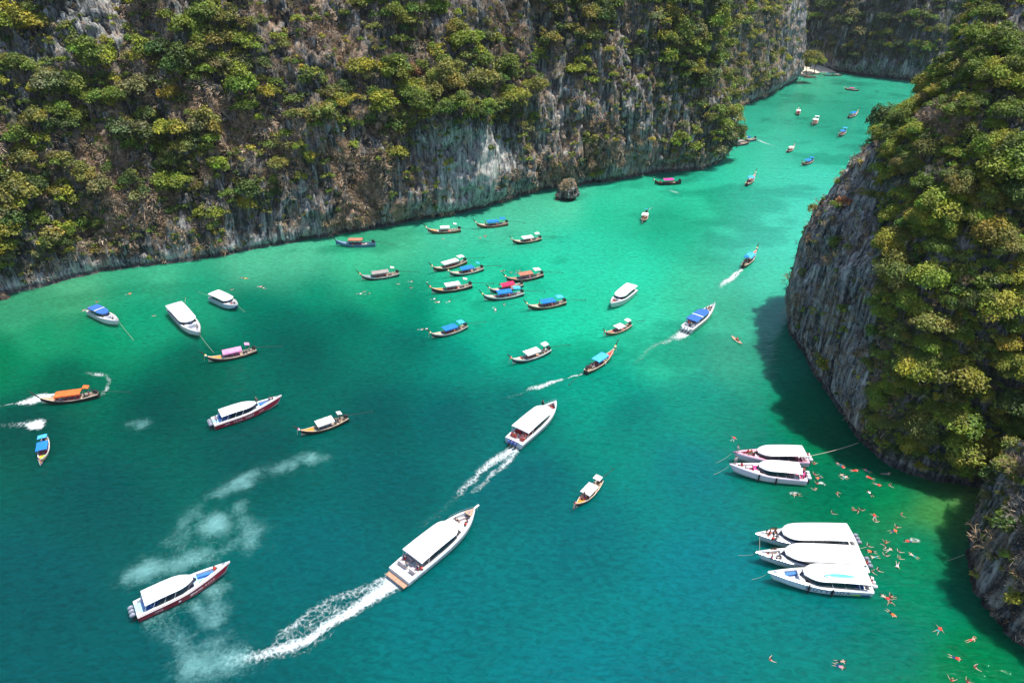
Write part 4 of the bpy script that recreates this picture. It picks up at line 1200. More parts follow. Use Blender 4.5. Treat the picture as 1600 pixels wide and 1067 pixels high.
longtail('blue_d', (825, 479.5), (884, 472.6), "wooden longtail with bright blue canopy, rightmost of the moored cluster", 'tan', 'dark', 'pale', 'blue', 'flat', 'sky', 'wide', group=G1)
longtail('blue_e', (674.4, 523.8), (729.5, 510), "blue-canopied longtail moored by itself in the darker water", 'white', 'dark', 'pale', 'blue', 'flat', 'sky', 'wide', group=G1, cushions='crimson')
longtail('white_d', (800.4, 564), (859.4, 547.4), "pale-decked longtail with white canopy and tall white stern awning, people at the bow", 'white', 'dark', 'pale', 'white', 'flat', 'white', 'square', group=G1, ribbons=(2, 0, 1), inner=HULLP['white'])
longtail('white_e', (946.4, 520.5), (985.8, 507.4), "small white-canopied longtail below the white cabin speedboat", 'tan', 'brown', 'brown', 'white', 'short', 'white', 'square', group=G1)
longtail('under_way', (959.5, 548.5), (915, 581.8), "longtail under way with light blue canopy and red foredeck, trailing a thin wake", 'tan', 'dark', 'red', 'sky', 'flat', None, group=G1)
longtail('pink', (325, 560.8), (401, 547.7), "longtail draped with pink arched cloth canopies, moored on the left", 'tan', 'dark', 'orange', 'pink', 'arch', 'pink', 'small', group="long-tail boats on the left", cushions='magenta', ribbons=(0, 1, 2))
longtail('orange', (63.5, 625.4), (154.7, 617), "longtail with bright orange canopy and awning turning at the left", 'dark', 'dark', 'coral', 'orange', 'long', 'orange', 'small', group="long-tail boats on the left", ribbons=(), cushions='crimson')
longtail('lime', (63, 719), (70.7, 684.5), "longtail with blue canopies and lime green foredeck at the far left", 'white', 'tan', 'lime', 'blue', 'flat', 'sky', 'wide', group="long-tail boats on the left", ribbons=(2, 1, 0), tail=False, inner=HULLP['white'])
longtail('amber', (470, 675), (543.6, 653.6), "longtail with amber varnished foredeck and two flat white awnings", 'brown', 'dark', 'orange', 'white', 'flat', 'white', 'small', group="long-tail boats on the left", ribbons=(2, 1, 0), cushions='navy', inner=VARN['pale'])
longtail('crowded', (900, 788), (939, 751), "longtail with orange bow and white canopies, passengers crowded in front", 'tan', 'dark', 'orange', 'white', 'flat', 'white', 'square', group="long-tail boats on the lagoon", ribbons=(2, 0, 1))
longtail('dark_pink', (1023, 285), (1063.7, 285), "black longtail with magenta cloth below the dark cave of the cliff", 'dark', 'dark', 'brown', 'magenta', 'flat', None, group=G2, inner=HULLP['dark'])
longtail('bluewhite', (1179.4, 274.7), (1166.3, 289), "longtail with pale blue canopy and red bow heading up the lagoon", 'tan', 'dark', 'red', 'sky', 'short', None, group=G2)
longtail('incoming', (1003.5, 347.4), (1010.8, 331.4), "white-canopied longtail coming straight towards the viewer in mid-lagoon", 'brown', 'dark', 'brown', 'white', 'short', 'sky', 'small', group=G2, length=9.5)
longtail('leaving', (1181, 394), (1160.5, 417), "blue-canopied longtail speeding up the lagoon with a white wake", 'tan', 'dark', 'red', 'sky', 'flat', 'blue', 'small', group=G2)
longtail('white_f', (1240.7, 228.3), (1230.6, 237), "small white-topped longtail nosing up the lagoon, left of a blue one", 'tan', 'dark', 'brown', 'white', 'short', None, group=G2)
longtail('blue_f', (1253.6, 256), (1269.4, 251.3), "blue-canopied longtail lying broadside, nearest the right hill's edge", 'brown', 'dark', 'brown', 'blue', 'flat', 'blue', 'wide', group=G2)
longtail('blue_g', (1310.4, 211.8), (1320.5, 206), "little blue-canopied longtail close to the crest of the right hill", 'tan', 'dark', 'brown', 'blue', 'short', 'sky', 'wide', group=G2)
longtail('blue_h', (1339.9, 176.5), (1325.5, 183.8), "blue-canopied longtail with a high wooden prow far up the lagoon on the right", 'tan', 'dark', 'orange', 'blue', 'flat', None, group=G2)
longtail('white_g', (1270, 194.6), (1276.6, 187.6), "small longtail with two white awnings coming down the far lagoon", 'tan', 'dark', 'brown', 'white', 'short', 'white', 'wide', group=G2, tail=False)
longtail('pinkwhite', (1247.5, 171.5), (1247, 180), "tiny cream-topped longtail heading away, left of the one with two white awnings", 'tan', 'dark', 'red', 'white', 'flat', None, group=G2, length=10, tail=False)
longtail('far_pink', (1320, 137.5), (1341.5, 141.5), "pink-canopied longtail far away near the end of the lagoon", 'dark', 'dark', 'brown', 'magenta', 'flat', None, group=G2, tail=False)
longtail('corner_a', (1148, 219.5), (1181, 218), "dark blue longtail tied at the corner of the left cliff", 'blue', 'dark', 'slate', 'navy', 'flat', None, group=G2)
longtail('corner_b', (1140, 226), (1169, 223.5), "second dark longtail half hidden in front of it at the cliff corner", 'dark', 'dark', 'slate', 'grey', 'flat', None, group=G2)
longtail('mint', (1133, 188), (1153, 187.5), "longtail with mint awning peeping out behind the left cliff corner", 'green', 'dark', 'pale', 'mint', 'flat', 'mint', 'wide', group=G2, tail=False)
longtail('beach_a', (1286, 115.5), (1302, 117.8), "dark longtail drawn up at the beach, left of the pair", 'dark', 'dark', 'brown', 'navy', 'flat', None, group=G2, tail=False)
longtail('beach_b', (1299, 116), (1315, 117.6), "dark longtail drawn up at the beach, right of the pair", 'dark', 'dark', 'brown', 'grey', 'flat', None, group=G2, tail=False)
# ------------------------------------------------------------------ speedboats (bow towards +x)
def speedboat(key, bow, stern, label, beam=None, bowpow=2.0, topside=None, bottom=None, rail=None, roof=(0.10, 0.62), roof_m=None, roof_w=0.90, roof_round=0.35, well=(0.68, 0.86), well_m=None, seat_m=None, deck_m=None,
              engines=3, engine_m=None, bsheer=1.9, fenders=False, rails=True, roof_z=2.62, plan='slab', bimini=None, group="white speedboats", platform=False, pulpit=False, hatch=True, zb=1.7, dark_side=True, bowseat='straight'):
    c, L, rz = frame_of(bow, stern, zb, 1.0)
    B = beam or max(2.6, L * 0.22)
    topside = topside or WHITE; bottom = bottom or WHITE; roof_m = roof_m or ROOFW; well_m = well_m or GREYDECK; seat_m = seat_m or SEATW; deck_m = deck_m or WHITE
    root = empty("speedboat", c, rz)
    tag(root, label, "speedboat", group)
    T = np.concatenate([np.linspace(0, .5, 8), np.linspace(.56, 1, 13)])
    def bm(t):
        q = np.clip((t - .40) / .60, 0, 1); return max(B / 2 * (0.93 + 0.07 * min(t / .3, 1)) * (1 - q ** bowpow), 0.03)
    def sh(t): return float(np.interp(t, [0, .15, .5, .8, 1], [1.32, 1.42, 1.58, 1.58 + (bsheer + .35 - 1.58) * .55, bsheer + .35]))
    def kl(t): return float(np.interp(t, [0, .6, .8, .93, 1], [-.45, -.45, -.15, .55, bsheer + .23]))
    X = lambda t: (t - .5) * L
    m = MB(); rows = []
    for t in T:
        b, s, k, x = bm(t), sh(t), kl(t), X(t)
        ch = k + (s - k) * .34
        half = [(x, b, s), (x, b * .99, s - (s - k) * .22), (x, b * .965, s - (s - k) * .5), (x, b * .89, ch), (x, 0, k)]
        rows.append(half + [(p[0], -p[1], p[2]) for p in half[-2::-1]])
    m.loft(rows, mcol=[1, 1, 1, 0, 0, 1, 1, 1])
    m.add(rows[0], [tuple(range(9))], 0)
    link("hull", m.mesh("hull", True, 40), root, [bottom, topside])
    # rubbing strake
    m = MB()
    for sg in (1, -1): m.tube([(X(t), sg * (bm(t) + .02), sh(t) - .16) for t in T], .065, 5)
    link("rub_rail", m.mesh("rub_rail", True, 60), root, [rail or STEEL])
    # deck: side decks, cockpit and bow well sunk below them
    w0, w1 = well
    def floor(t):
        if .035 <= t <= roof[1] - .01: return .80
        if w0 <= t <= w1: return 1.10
        return None
    st = sorted(set(list(T) + [.035, .0349, roof[1] - .01, roof[1] - .0099, w0, w0 - .0001, w1, w1 + .0001] + list(np.linspace(w0, w1, 6))))
    m = MB(); rows = []
    for t in st:
        b, s, x = bm(t), sh(t), X(t); f = floor(t)
        inn = max(b - (.34 if t < .66 else .42), b * .25)
        zin = s + .04; zf = f if f is not None else s + .10
        yf = inn if f is not None else inn * .6
        half = [(x, b, s), (x, b - .04, s + .04), (x, inn, zin), (x, yf, zf)]
        rows.append(half + [(p[0], -p[1], p[2]) for p in half[::-1]])
    m.loft(rows, mcol=[0, 0, 0, 1, 0, 0, 0])
    # where the floor drops, the walls face across: already closed by the doubled stations
    link("deck", m.mesh("deck", True, 30), root, [deck_m, well_m])
    # seats in the bow well and the cockpit
    m = MB()
    nb = 5
    for sg in (1, -1):
        pts = [(X(w0 + (w1 - w0) * i / nb), sg * (max(bm(w0 + (w1 - w0) * i / nb) - .42, .2) - .22)) for i in range(nb + 1)]
        for (a, b_) in zip(pts[:-1], pts[1:]):
            mx, my = (a[0] + b_[0]) / 2, (a[1] + b_[1]) / 2
            m.box((mx, my, 1.32), (abs(b_[0] - a[0]) * 1.05, .46, .40), rz=math.atan2(b_[1] - a[1], b_[0] - a[0]))
    stuff_part("bow_seat", m.mesh("bow_seat"), root, [seat_m])
    m = MB()
    for k in range(6):
        t = .12 + k * (roof[1] - .2) / 6
        for sg in (1, -1): m.box((X(t), sg * (B * .24), 1.1), (L * .045, B * .28, .5)); m.box((X(t) - L * .02, sg * (B * .24), 1.45), (.14, B * .28, .5))
    stuff_part("seat", m.mesh("seat"), root, [seat_m])
    # roof: slab with a rounded nose, thin edge, slight camber
    r0, r1 = roof; x0, x1 = X(r0), X(r1)
    def rhalf(x):
        q = np.clip((x - x0) / (x1 - x0), 0, 1); q2 = np.clip((q - (1 - roof_round)) / roof_round, 0, 1)
        w = B / 2 * roof_w * (1 - .05 * q) * (1 - .72 * q2 ** 2.4)
        return max(min(w, bm(x / L + .5) + .05), .2)
    xs = list(np.linspace(x0, x1 - (x1 - x0) * .02, 18)) + [x1]
    def roof_row(x, dz, k=1.0):
        w = rhalf(x) * k; q = (x - x0) / (x1 - x0)
        z = roof_z + dz - .10 * q ** 3 + .10 * math.sin(math.pi * min(q * 1.1, 1))
        return [(x, w * math.sin(a), z + .14 * math.cos(a) ** 0.7 if abs(math.cos(a)) > 1e-6 else z) for a in [(-.5 + i / 10) * math.pi for i in range(11)]]
    top = [roof_row(x, 0) for x in xs]; low = [[(p[0], p[1] * .985, roof_z - .09 + (r[0][2] - roof_z)) for p in r] for r in top]
    m = MB()
    if bimini: cut = int(len(xs) * bimini)
    m.loft(top); m.loft([r[::-1] for r in low])
    m.loft([top[0], low[0]]); m.loft([low[-1], top[-1]])
    m.loft([[r[0] for r in low], [r[0] for r in top]]); m.loft([[r[-1] for r in top], [r[-1] for r in low]])
    rf = link("roof", m.mesh("roof", True, 45), root, [roof_m])
    if hatch:
        hm = MB(); hx = x0 + (x1 - x0) * .22; hm.box((hx, 0, roof_z + .25), (.5, .9, .06)); hm.tube([(hx + .9, .2, roof_z + .2), (hx + .9, .2, roof_z + .5)], .03, 5)
        link("roof_hatch", hm.mesh("roof_hatch"), rf, [GREYDECK if plan != 'pale' else SEATW])
    if bimini:
        bm_ = MB(); xb = xs[cut]
        bm_.loft([[(p[0] + dx, p[1] * 1.01, p[2] + .03) for p in roof_row(xb, 0)] for dx in (-.18, .18)])
        link("roof_bar", bm_.mesh("roof_bar"), rf, [WHITE])
    # dark windscreen and side windows between deck and roof
    m = MB(); n = 15
    lo, hi = [], []
    for i in range(n):
        a = (-.5 + i / (n - 1)) * math.pi
        xr0 = x0 + (x1 - x0) * .45
        yy = math.sin(a); xx = math.cos(a)
        xt = xr0 + (x1 - xr0) * (abs(xx) ** .55) * .985
        wt = rhalf(xt) * .985
        yt = wt * (1 if yy > 0 else -1) if abs(xx) > .0 and i not in (n // 2,) else 0
        yt = wt * np.clip(yy * 1.15, -1, 1)
        tz = roof_z - .07
        xl = xr0 + (x1 + L * .035 - xr0) * (abs(xx) ** .55)
        wl = min(bm(xl / L + .5) - .22, rhalf(min(xl, x1 - .2)) + .12)
        wl = max(wl, .3)
        lo.append((xl, wl * np.clip(yy * 1.15, -1, 1), sh(xl / L + .5) + .06)); hi.append((xt, yt, tz))
    m.loft([lo, hi])
    link("windscreen", m.mesh("windscreen", True, 60), root, [GLASS])
    if dark_side:
        for sg in (1, -1):
            m = MB()
            a = [(x0 + (x1 - x0) * q, sg * (min(bm((x0 + (x1 - x0) * q) / L + .5) - .24, rhalf(x0 + (x1 - x0) * q))), ) for q in (.16, .3, .45)]
            rowl = [(p[0], p[1], sh(p[0] / L + .5) + .06) for p in a]
            rowh = [(p[0] + (.5 if i == 0 else 0), sg * rhalf(p[0]) * .985, sh(p[0] / L + .5) + .55 if i == 0 else roof_z - .25) for i, p in enumerate(a)]
            m.loft([rowl, rowh] if sg < 0 else [rowh, rowl])
            link("side_window", m.mesh("side_window"), root, [GLASS])
    m = MB()
    for q in (.03, .20, .42, .62):
        x = x0 + (x1 - x0) * q
        for sg in (1, -1): m.tube([(x - .5, sg * (bm(x / L + .5) - .26), sh(x / L + .5)), (x, sg * rhalf(x) * .95, roof_z)], .045, 5)
    stuff_part("roof_post", m.mesh("roof_post"), root, [WHITE])
    # outboard motors
    if engines:
        sp = min(.72, B * .8 / engines)
        for k in range(engines):
            y = (k - (engines - 1) / 2) * sp
            m = MB(); rows = []
            for (dx, w, h0, h1) in ((-.85, .16, 1.0, 1.32), (-.78, .22, .88, 1.5), (-.5, .25, .85, 1.62), (-.22, .24, .88, 1.56), (-.12, .17, .95, 1.4)):
                rows.append([(X(0) + dx, y + w * math.cos(a), (h0 + h1) / 2 + (h1 - h0) / 2 * math.sin(a)) for a in [2 * math.pi * i / 8 for i in range(8)]])
            m.loft(rows, close=True); m.add(rows[0], [tuple(range(8))]); m.add(rows[-1], [tuple(range(8))[::-1]])
            e = link("outboard_motor", m.mesh("outboard_motor", True, 50), root, [engine_m or ENGINE])
            m = MB(); m.box((X(0) - .45, y, .35), (.30, .16, 1.05)); m.box((X(0) - .5, y, .06), (.5, .1, .08))
            link("motor_leg", m.mesh("motor_leg"), e, [ENGINE])
    if platform:
        m = MB(); m.box((X(0) - .42, 0, .62), (.85, B * .86, .14))
        for i in range(6): m.box((X(0) - .10 - i * .13, 0, .70), (.10, B * .82, .03))
        link("swim_platform", m.mesh("swim_platform"), root, [TEAK])
    if pulpit:
        m = MB(); m.box((X(1) + .35, 0, bsheer + .35), (1.3, .34, .10)); m.tube([(X(1) + .9, 0, bsheer + .25), (X(1) + .55, 0, bsheer - .4)], .05, 5)
        link("pulpit", m.mesh("pulpit"), root, [WHITE])
        m = MB(); rr = []
        for t in np.linspace(.90, .99, 5):
            b = bm(t) - .2; rr.append([(X(t), -b, sh(t) + .115), (X(t), b, sh(t) + .115)])
        m.loft(rr); link("teak_foredeck", m.mesh("teak_foredeck"), root, [TEAK])
    if rails:
        m = MB()
        ts = np.linspace(w0 - .02, .985, 9)
        for sg in (1, -1):
            m.tube([(X(t), sg * max(bm(t) - .12, .03), sh(t) + .48) for t in ts], .022, 4)
            for t in ts[::2]: m.tube([(X(t), sg * max(bm(t) - .12, .03), sh(t)), (X(t), sg * max(bm(t) - .12, .03), sh(t) + .48)], .018, 4)
        stuff_part("bow_rail", m.mesh("bow_rail"), root, [STEEL])
    if fenders:
        for t in (.40, .62):
            for sg in (fenders if isinstance(fenders, tuple) else (1,)):
                m = MB(); m.tube([(X(t), sg * (bm(t) + .14), sh(t)), (X(t), sg * (bm(t) + .16), .15)], [.13, .13], 8); f = link("fender", m.mesh("fender", True, 40), root, [BLACK])
    # small clutter: cleats, anchor locker
    m = MB(); m.box((X(.93), 0, sh(.93) + .13), (.45, .30, .05)); m.box((X(.10), B * .40, sh(.1) + .07), (.25, .07, .08)); m.box((X(.10), -B * .40, sh(.1) + .07), (.25, .07, .08))
    stuff_part("cleat", m.mesh("cleat"), root, [STEEL])
    BOATS[key] = root
    root["L"] = L; root["B"] = B
    return root, dict(L=L, B=B, X=X, bm=bm, sh=sh, kl=kl, roof_z=roof_z, x0=x0, x1=x1)

def hull_text(root, info, text, t0, t1, side, size, material, zfrac=.28):
    """lettering on the topside: an outline font laid along the hull, turned into mesh"""
    cu = bpy.data.curves.new("lettering", 'FONT'); cu.body = text; cu.size = 1.0; cu.extrude = 0.004; cu.resolution_u = 2
    cu.space_character = 1.25
    tmp = bpy.data.objects.new("lettering_tmp", cu); COL.objects.link(tmp)
    dg = bpy.context.evaluated_depsgraph_get(); me = bpy.data.meshes.new_from_object(tmp.evaluated_get(dg))
    bpy.data.objects.remove(tmp); bpy.data.curves.remove(cu)
    co = np.array([v.co for v in me.vertices]); wtx = co[:, 0].max() - co[:, 0].min()
    L = info['L']
    u = (co[:, 0] - co[:, 0].min()) / wtx
    t = t0 + (t1 - t0) * u
    out = []
    for ti, c in zip(t, co):
        b, s, k = info['bm'](ti), info['sh'](ti), info['kl'](ti)
        z = s - (s - k) * .50 + (c[1]) * size
        f = np.clip((s - z) / (s - k), 0, .5)
        yb = b * float(np.interp(f, [0, .22, .5], [1, .99, .965]))
        out.append((info['X'](ti), side * (yb + .02 + c[2] * side * 0 + abs(c[2])), z))
    me.vertices.foreach_set("co", np.array(out, np.float32).ravel()); me.update()
    link("lettering", me, root, [material])

def hull_marks(root, info, spans, side, material):
    """the unreadable pale script on the red hulls: rows of slanting brush strokes"""
    m = MB(); rr = random.Random(4)
    for (t0, t1, h) in spans:
        n = max(4, int((t1 - t0) * info['L'] / .34))
        for i in range(n):
            t = t0 + (t1 - t0) * (i + .5) / n
            b, s, k = info['bm'](t), info['sh'](t), info['kl'](t)
            zc = s - (s - k) * .36; hh = h * (.6 + .5 * rr.random()); x = info['X'](t); y = side * (b * .982 + .03)
            dx = .12 * h
            for (ax, az, bx, bz) in ((-.08, -hh / 2, .02, hh / 2), (.02, hh / 2, .10, -hh * .3 * rr.random())):
                m.add([(x + ax, y, zc + az), (x + ax + .06, y, zc + az), (x + bx + .06, y, zc + bz), (x + bx, y, zc + bz)], [(0, 1, 2, 3)])
    link("hull_script", m.mesh("hull_script"), root, [material])

RED = paint("hull_deep_red", (0.30, 0.012, 0.035), 0.3, var=0.12, scale=1); PINKW = paint("gelcoat_pinkish", (0.74, 0.60, 0.62), 0.3, var=0.06); PINKDECK = paint("deck_pink", (0.72, 0.30, 0.36), 0.5, var=0.15)
BLUEDECK = paint("deck_light_blue", (0.30, 0.48, 0.68), 0.5, var=0.2); BLUESEAT = paint("seat_blue", (0.03, 0.15, 0.42), 0.6); MAG = paint("deck_magenta", (0.62, 0.04, 0.18), 0.5, var=0.15)
BLUEHULL = paint("hull_navy", (0.03, 0.06, 0.20), 0.3); ENGW = paint("engine_white", (0.62, 0.63, 0.65), 0.3); ENGG = paint("engine_grey", (0.22, 0.235, 0.28), 0.3)
BIMBLUE = mat("bimini_blue", (0.04, 0.12, 0.36), 0.85, 0.1, var=0.2, scale=1.5)
LGREY = paint("topside_pale_grey", (0.50, 0.55, 0.60), 0.3)
REDSEAT = mat("seat_red", (0.45, 0.05, 0.05), 0.6, 0.3, var=0.2); TANSEAT = mat("seat_taupe", (0.42, 0.36, 0.36), .6, .3, var=.2)

speedboat('bluetop', (185.6, 502.5), (143, 484.5), "white speedboat with blue soft top near the left shore, swimmers behind it", beam=3.0, bowpow=2.6, roof=(.10, .60), roof_m=BIMBLUE, bimini=.5, well=(.66, .86), engines=2, roof_z=2.5, group="small cabin speedboats", bsheer=1.6, hatch=False)
speedboat('squareroof', (312, 522), (273, 482.5), "white cabin boat with a big square white roof, bow rope out", beam=4.2, bowpow=2.8, roof=(.02, .66), roof_round=.16, roof_w=.98, well=(.72, .90), engines=2, engine_m=ENGINE, roof_z=2.6, group="small cabin speedboats", bsheer=1.9)
speedboat('tour', (371, 477), (334, 463.5), "small white-roofed tour boat with dark blue hull near the left shore", beam=3.4, bowpow=3.2, roof=(.04, .72), roof_round=.14, roof_w=.96, topside=LGREY, bottom=BLUEHULL, well=(.76, .93), engines=2, roof_z=2.5, group="small cabin speedboats", bsheer=1.5)
r, inf = speedboat('red_small', (440.7, 621), (332.5, 660.5), "sleek red and white speedboat with light blue bow deck, people standing forward", beam=3.3, bowpow=1.5, topside=RED, bottom=WHITE, roof=(.12, .62), roof_round=.42, well=(.66, .88), well_m=BLUEDECK, seat_m=BLUESEAT, engines=3, engine_m=ENGG, rail=WHITE, group="red-hulled speedboats", bsheer=2.0, rails=False)
hull_marks(r, inf, ((.13, .20, .35), (.25, .38, .35), (.42, .55, .4), (.62, .70, .25)), -1, LETW)
r, inf = speedboat('red_big', (360.4, 880.8), (212, 954), "long red and white speedboat with rounded white roof amid churned foam", beam=3.5, bowpow=1.6, topside=RED, bottom=WHITE, roof=(.10, .60), roof_round=.42, well=(.64, .86), well_m=BLUEDECK, seat_m=BLUESEAT, engines=3, engine_m=ENGG, rail=WHITE, group="red-hulled speedboats", bsheer=2.0, rails=False)
hull_marks(r, inf, ((.16, .24, .3), (.40, .42, .3), (.52, .60, .45), (.61, .66, .3), (.68, .80, .3)), -1, LETW)
speedboat('cruiser', (741.7, 798.4), (623, 900), "largest white cruiser with teak swim platform and long wake", beam=4.6, bowpow=3.4, roof=(.17, .72), roof_round=.24, roof_w=.93, topside=WHITE, bottom=LGREY, well=(.77, .94), well_m=SEATW, seat_m=TANSEAT, engines=0, platform=True, pulpit=True, group="white cruisers under way", bsheer=2.0, roof_z=2.8, rail=LGREY)
speedboat('ferry', (869, 629.3), (802.5, 691), "white cruiser with broad flat roof and blunt bow, heading away", beam=4.2, bowpow=3.0, roof=(.14, .78), roof_round=.2, roof_w=.95, topside=WHITE, bottom=LGREY, well=(.82, .94), well_m=PINKW, seat_m=REDSEAT, engines=3, engine_m=BLUEHULL, group="white cruisers under way", bsheer=1.9, roof_z=2.75, rail=LGREY)
speedboat('lonewhite', (954, 476), (987.5, 452.5), "compact white-roofed speedboat alone in the bright turquoise water", beam=3.6, bowpow=2.6, roof=(.02, .70), roof_round=.22, roof_w=.92, well=(.75, .90), seat_m=REDSEAT, engines=2, group="small cabin speedboats", bsheer=1.8)
speedboat('bluebimini', (1117, 476.7), (1072.8, 514), "white speedboat under way with blue bimini top and passengers in the bow", beam=3.4, bowpow=2.0, roof=(.14, .66), roof_m=BIMBLUE, bimini=.40, roof_round=.2, well=(.70, .90), engines=3, engine_m=ENGW, group="white cruisers under way", roof_z=2.5, hatch=False)
G5 = "speedboats rafted together on the right"
speedboat('raft_a', (1145, 709), (1260, 715.5), "pink-decked speedboat with white roof, far one of the upper pair", beam=3.6, bowpow=1.8, topside=PINKW, roof=(.05, .68), roof_round=.3, well=(.72, .90), well_m=PINKW, seat_m=MAG, deck_m=PINKDECK, engines=3, engine_m=ENGW, rail=BLUEHULL, group=G5, rails=False)
r, inf = speedboat('raft_b', (1139, 728), (1258, 743.5), "pink-trimmed speedboat with two black fenders, near one of the upper pair", beam=3.6, bowpow=1.7, topside=PINKW, bottom=LGREY, roof=(.08, .62), roof_round=.36, well=(.68, .89), well_m=MAG, deck_m=PINKW, engines=3, engine_m=ENGW, rail=BLUEHULL, group=G5, fenders=(1,), rails=False)
speedboat('raft_c', (1180, 836), (1334, 843), "white speedboat farthest from the viewer of the lower three, bow full of people", beam=4.0, bowpow=1.8, roof=(.05, .74), roof_round=.22, roof_w=.95, well=(.77, .91), well_m=SEATW, engines=3, engine_m=ENGG, group=G5, rails=False)
speedboat('raft_d', (1180, 865), (1351, 879.5), "white speedboat in the middle of the lower three with bare white roof", beam=4.0, bowpow=1.8, roof=(.05, .74), roof_round=.25, roof_w=.95, well=(.77, .92), well_m=SEATW, engines=3, engine_m=ENGG, bottom=LGREY, group=G5, rails=False)
r, inf = speedboat('raft_e', (1199, 896), (1358, 911), "white speedboat with lettered hull and a turquoise paddleboard on its roof", beam=4.0, bowpow=1.6, roof=(.04, .66), roof_round=.3, well=(.70, .84), well_m=SEATW, seat_m=BLUESEAT, engines=3, engine_m=ENGW, bottom=paint("hull_mint_white", (.60, .72, .66), .3), topside=LGREY, rail=WHITE, group=G5, fenders=(1,), rails=False)
hull_text(r, inf, "ADIHTTUN"[::-1], .64, .22, 1, .80, LET)
# lime and black flash at the stern of the lettered boat
m = MB()
for (t0, t1, mi) in ((.03, .12, 1), (.12, .22, 0)):
    rows = []
    for t in np.linspace(t0, t1, 4):
        b, s, k = inf['bm'](t), inf['sh'](t), inf['kl'](t); q = (t - .03) / .19
        rows.append([(inf['X'](t), b * .975 + .03, s - (s - k) * .42), (inf['X'](t), b * .965 + .035, s - (s - k) * (.62 - .14 * q))])
    m.loft(rows, mi)
link("stern_flash", m.mesh("stern_flash"), r, [paint("flash_lime", (.30, .60, .05)), BLUEHULL])
# paddleboard lying on that roof, in the world
def paddleboard():
    m = MB(); rows = []
    for i in range(13):
        t = i / 12; w = .40 * (math.sin(math.pi * min(max(t, .02), .98)) ** .45); rows.append([(-1.7 + 3.4 * t, -w, .06 + .10 * (abs(t - .5) * 2) ** 4), (-1.7 + 3.4 * t, -w * .6, .13 + .10 * (abs(t - .5) * 2) ** 4), (-1.7 + 3.4 * t, w * .6, .13 + .10 * (abs(t - .5) * 2) ** 4), (-1.7 + 3.4 * t, w, .06 + .10 * (abs(t - .5) * 2) ** 4), (-1.7 + 3.4 * t, 0, .0 + .10 * (abs(t - .5) * 2) ** 4)])
    m.loft(rows, close=True)
    o = link("paddleboard", m.mesh("paddleboard", True, 50), None, [paint("board_turquoise", (.09, .36, .36), .3)])
    M = BOATS['raft_e'].location; a = BOATS['raft_e'].rotation_euler.z
    off = Matrix.Rotation(a, 3, 'Z') @ Vector((inf['L'] * (-.17), .75, inf['roof_z'] + .12))
    o.location = M + off; o.rotation_euler = (-.12, 0, a); o.scale = (1.25, 1.25, 1)
    f = MB(); f.box((1.2, 0, .14), (.25, .3, .02)); link("deck_pad", f.mesh("deck_pad"), o, [GREYDECK])
    tag(o, "turquoise paddleboard lying on the roof of the lettered white speedboat", "paddleboard")
paddleboard()

# ------------------------------------------------------------------ kayak
def kayak():
    g = ground(1151, 533)
    m = MB(); rows = []
    for i in range(15):
        t = i / 14; w = .42 * max(math.sin(math.pi * t), .03) ** .7; zz = .06 + .22 * (abs(t - .5) * 2) ** 3; x = -1.9 + 3.8 * t
        rows.append([(x, -w, .22 + zz), (x, -w * .7, .26 + zz), (x, -w * .55, (.12 if .25 < t < .75 else .28) + zz), (x, w * .55, (.12 if .25 < t < .75 else .28) + zz), (x, w * .7, .26 + zz), (x, w, .22 + zz), (x, w * .6, .0 + zz * .6), (x, -w * .6, .0 + zz * .6)])
    m.loft(rows, close=True, mcol=[0, 0, 1, 0, 0, 0, 0, 0])
    root = link("kayak", m.mesh("kayak", True, 45), None, [paint("kayak_cream", (.72, .60, .45), .4), paint("kayak_orange", (.55, .10, .03), .5)])
    root.location = g; root.rotation_euler = (0, 0, math.radians(112))
    tag(root, "small cream and orange kayak alone in the turquoise shallows", "kayak")
    b = MB(); b.box((-.5, 0, .42), (.08, .5, .35)); link("seat_back", b.mesh("seat_back"), root, [BLACK])
    p = MB(); p.tube([(.15, -1.1, .62), (.15, 1.1, .72)], .025, 5); p.box((.15, -1.2, .61), (.16, .38, .03)); p.box((.15, 1.2, .73), (.16, .38, .03))
    pd = link("paddle", p.mesh("paddle"), None, [BLACK]); pd.location = g + Vector((0, 0, .05)); pd.rotation_euler = root.rotation_euler
    tag(pd, "double-bladed paddle held across the cream kayak", "paddle")
    BOATS['kayak'] = root
kayak()
# ------------------------------------------------------------------ people
SKIN = [mat("skin_light", (0.46, 0.33, 0.26), 0.6, 0.3, var=0.08), mat("skin_tan", (0.34, 0.22, 0.155), 0.6, 0.3, var=0.08), mat("skin_brown", (0.20, 0.10, 0.06), 0.6, 0.3, var=0.08)]
HAIR = [mat("hair_black", (0.012, 0.010, 0.009), 0.6, 0.3), mat("hair_brown", (0.06, 0.03, 0.015), 0.6, 0.3), mat("hair_fair", (0.35, 0.22, 0.09), 0.6, 0.3)]
VEST = {'red': mat("vest_red", (0.60, 0.05, 0.035), 0.75, 0.2, var=.15), 'orange': mat("vest_orange", (0.68, 0.14, 0.04), 0.75, 0.2, var=.15)}
CLOTH = {'black': mat("cloth_black", (.015, .015, .018), .85, .1), 'white': mat("cloth_white", (.72, .70, .68), .85, .1), 'navy': mat("cloth_navy", (.02, .04, .14), .85, .1), 'red': mat("cloth_red", (.5, .04, .04), .85, .1), 'pink': mat("cloth_pink", (.65, .20, .28), .85, .1), 'yellow': mat("cloth_yellow", (.70, .45, .05), .85, .1), 'teal': mat("cloth_teal", (.04, .25, .27), .85, .1), 'grey': mat("cloth_grey", (.25, .25, .26), .85, .1)}

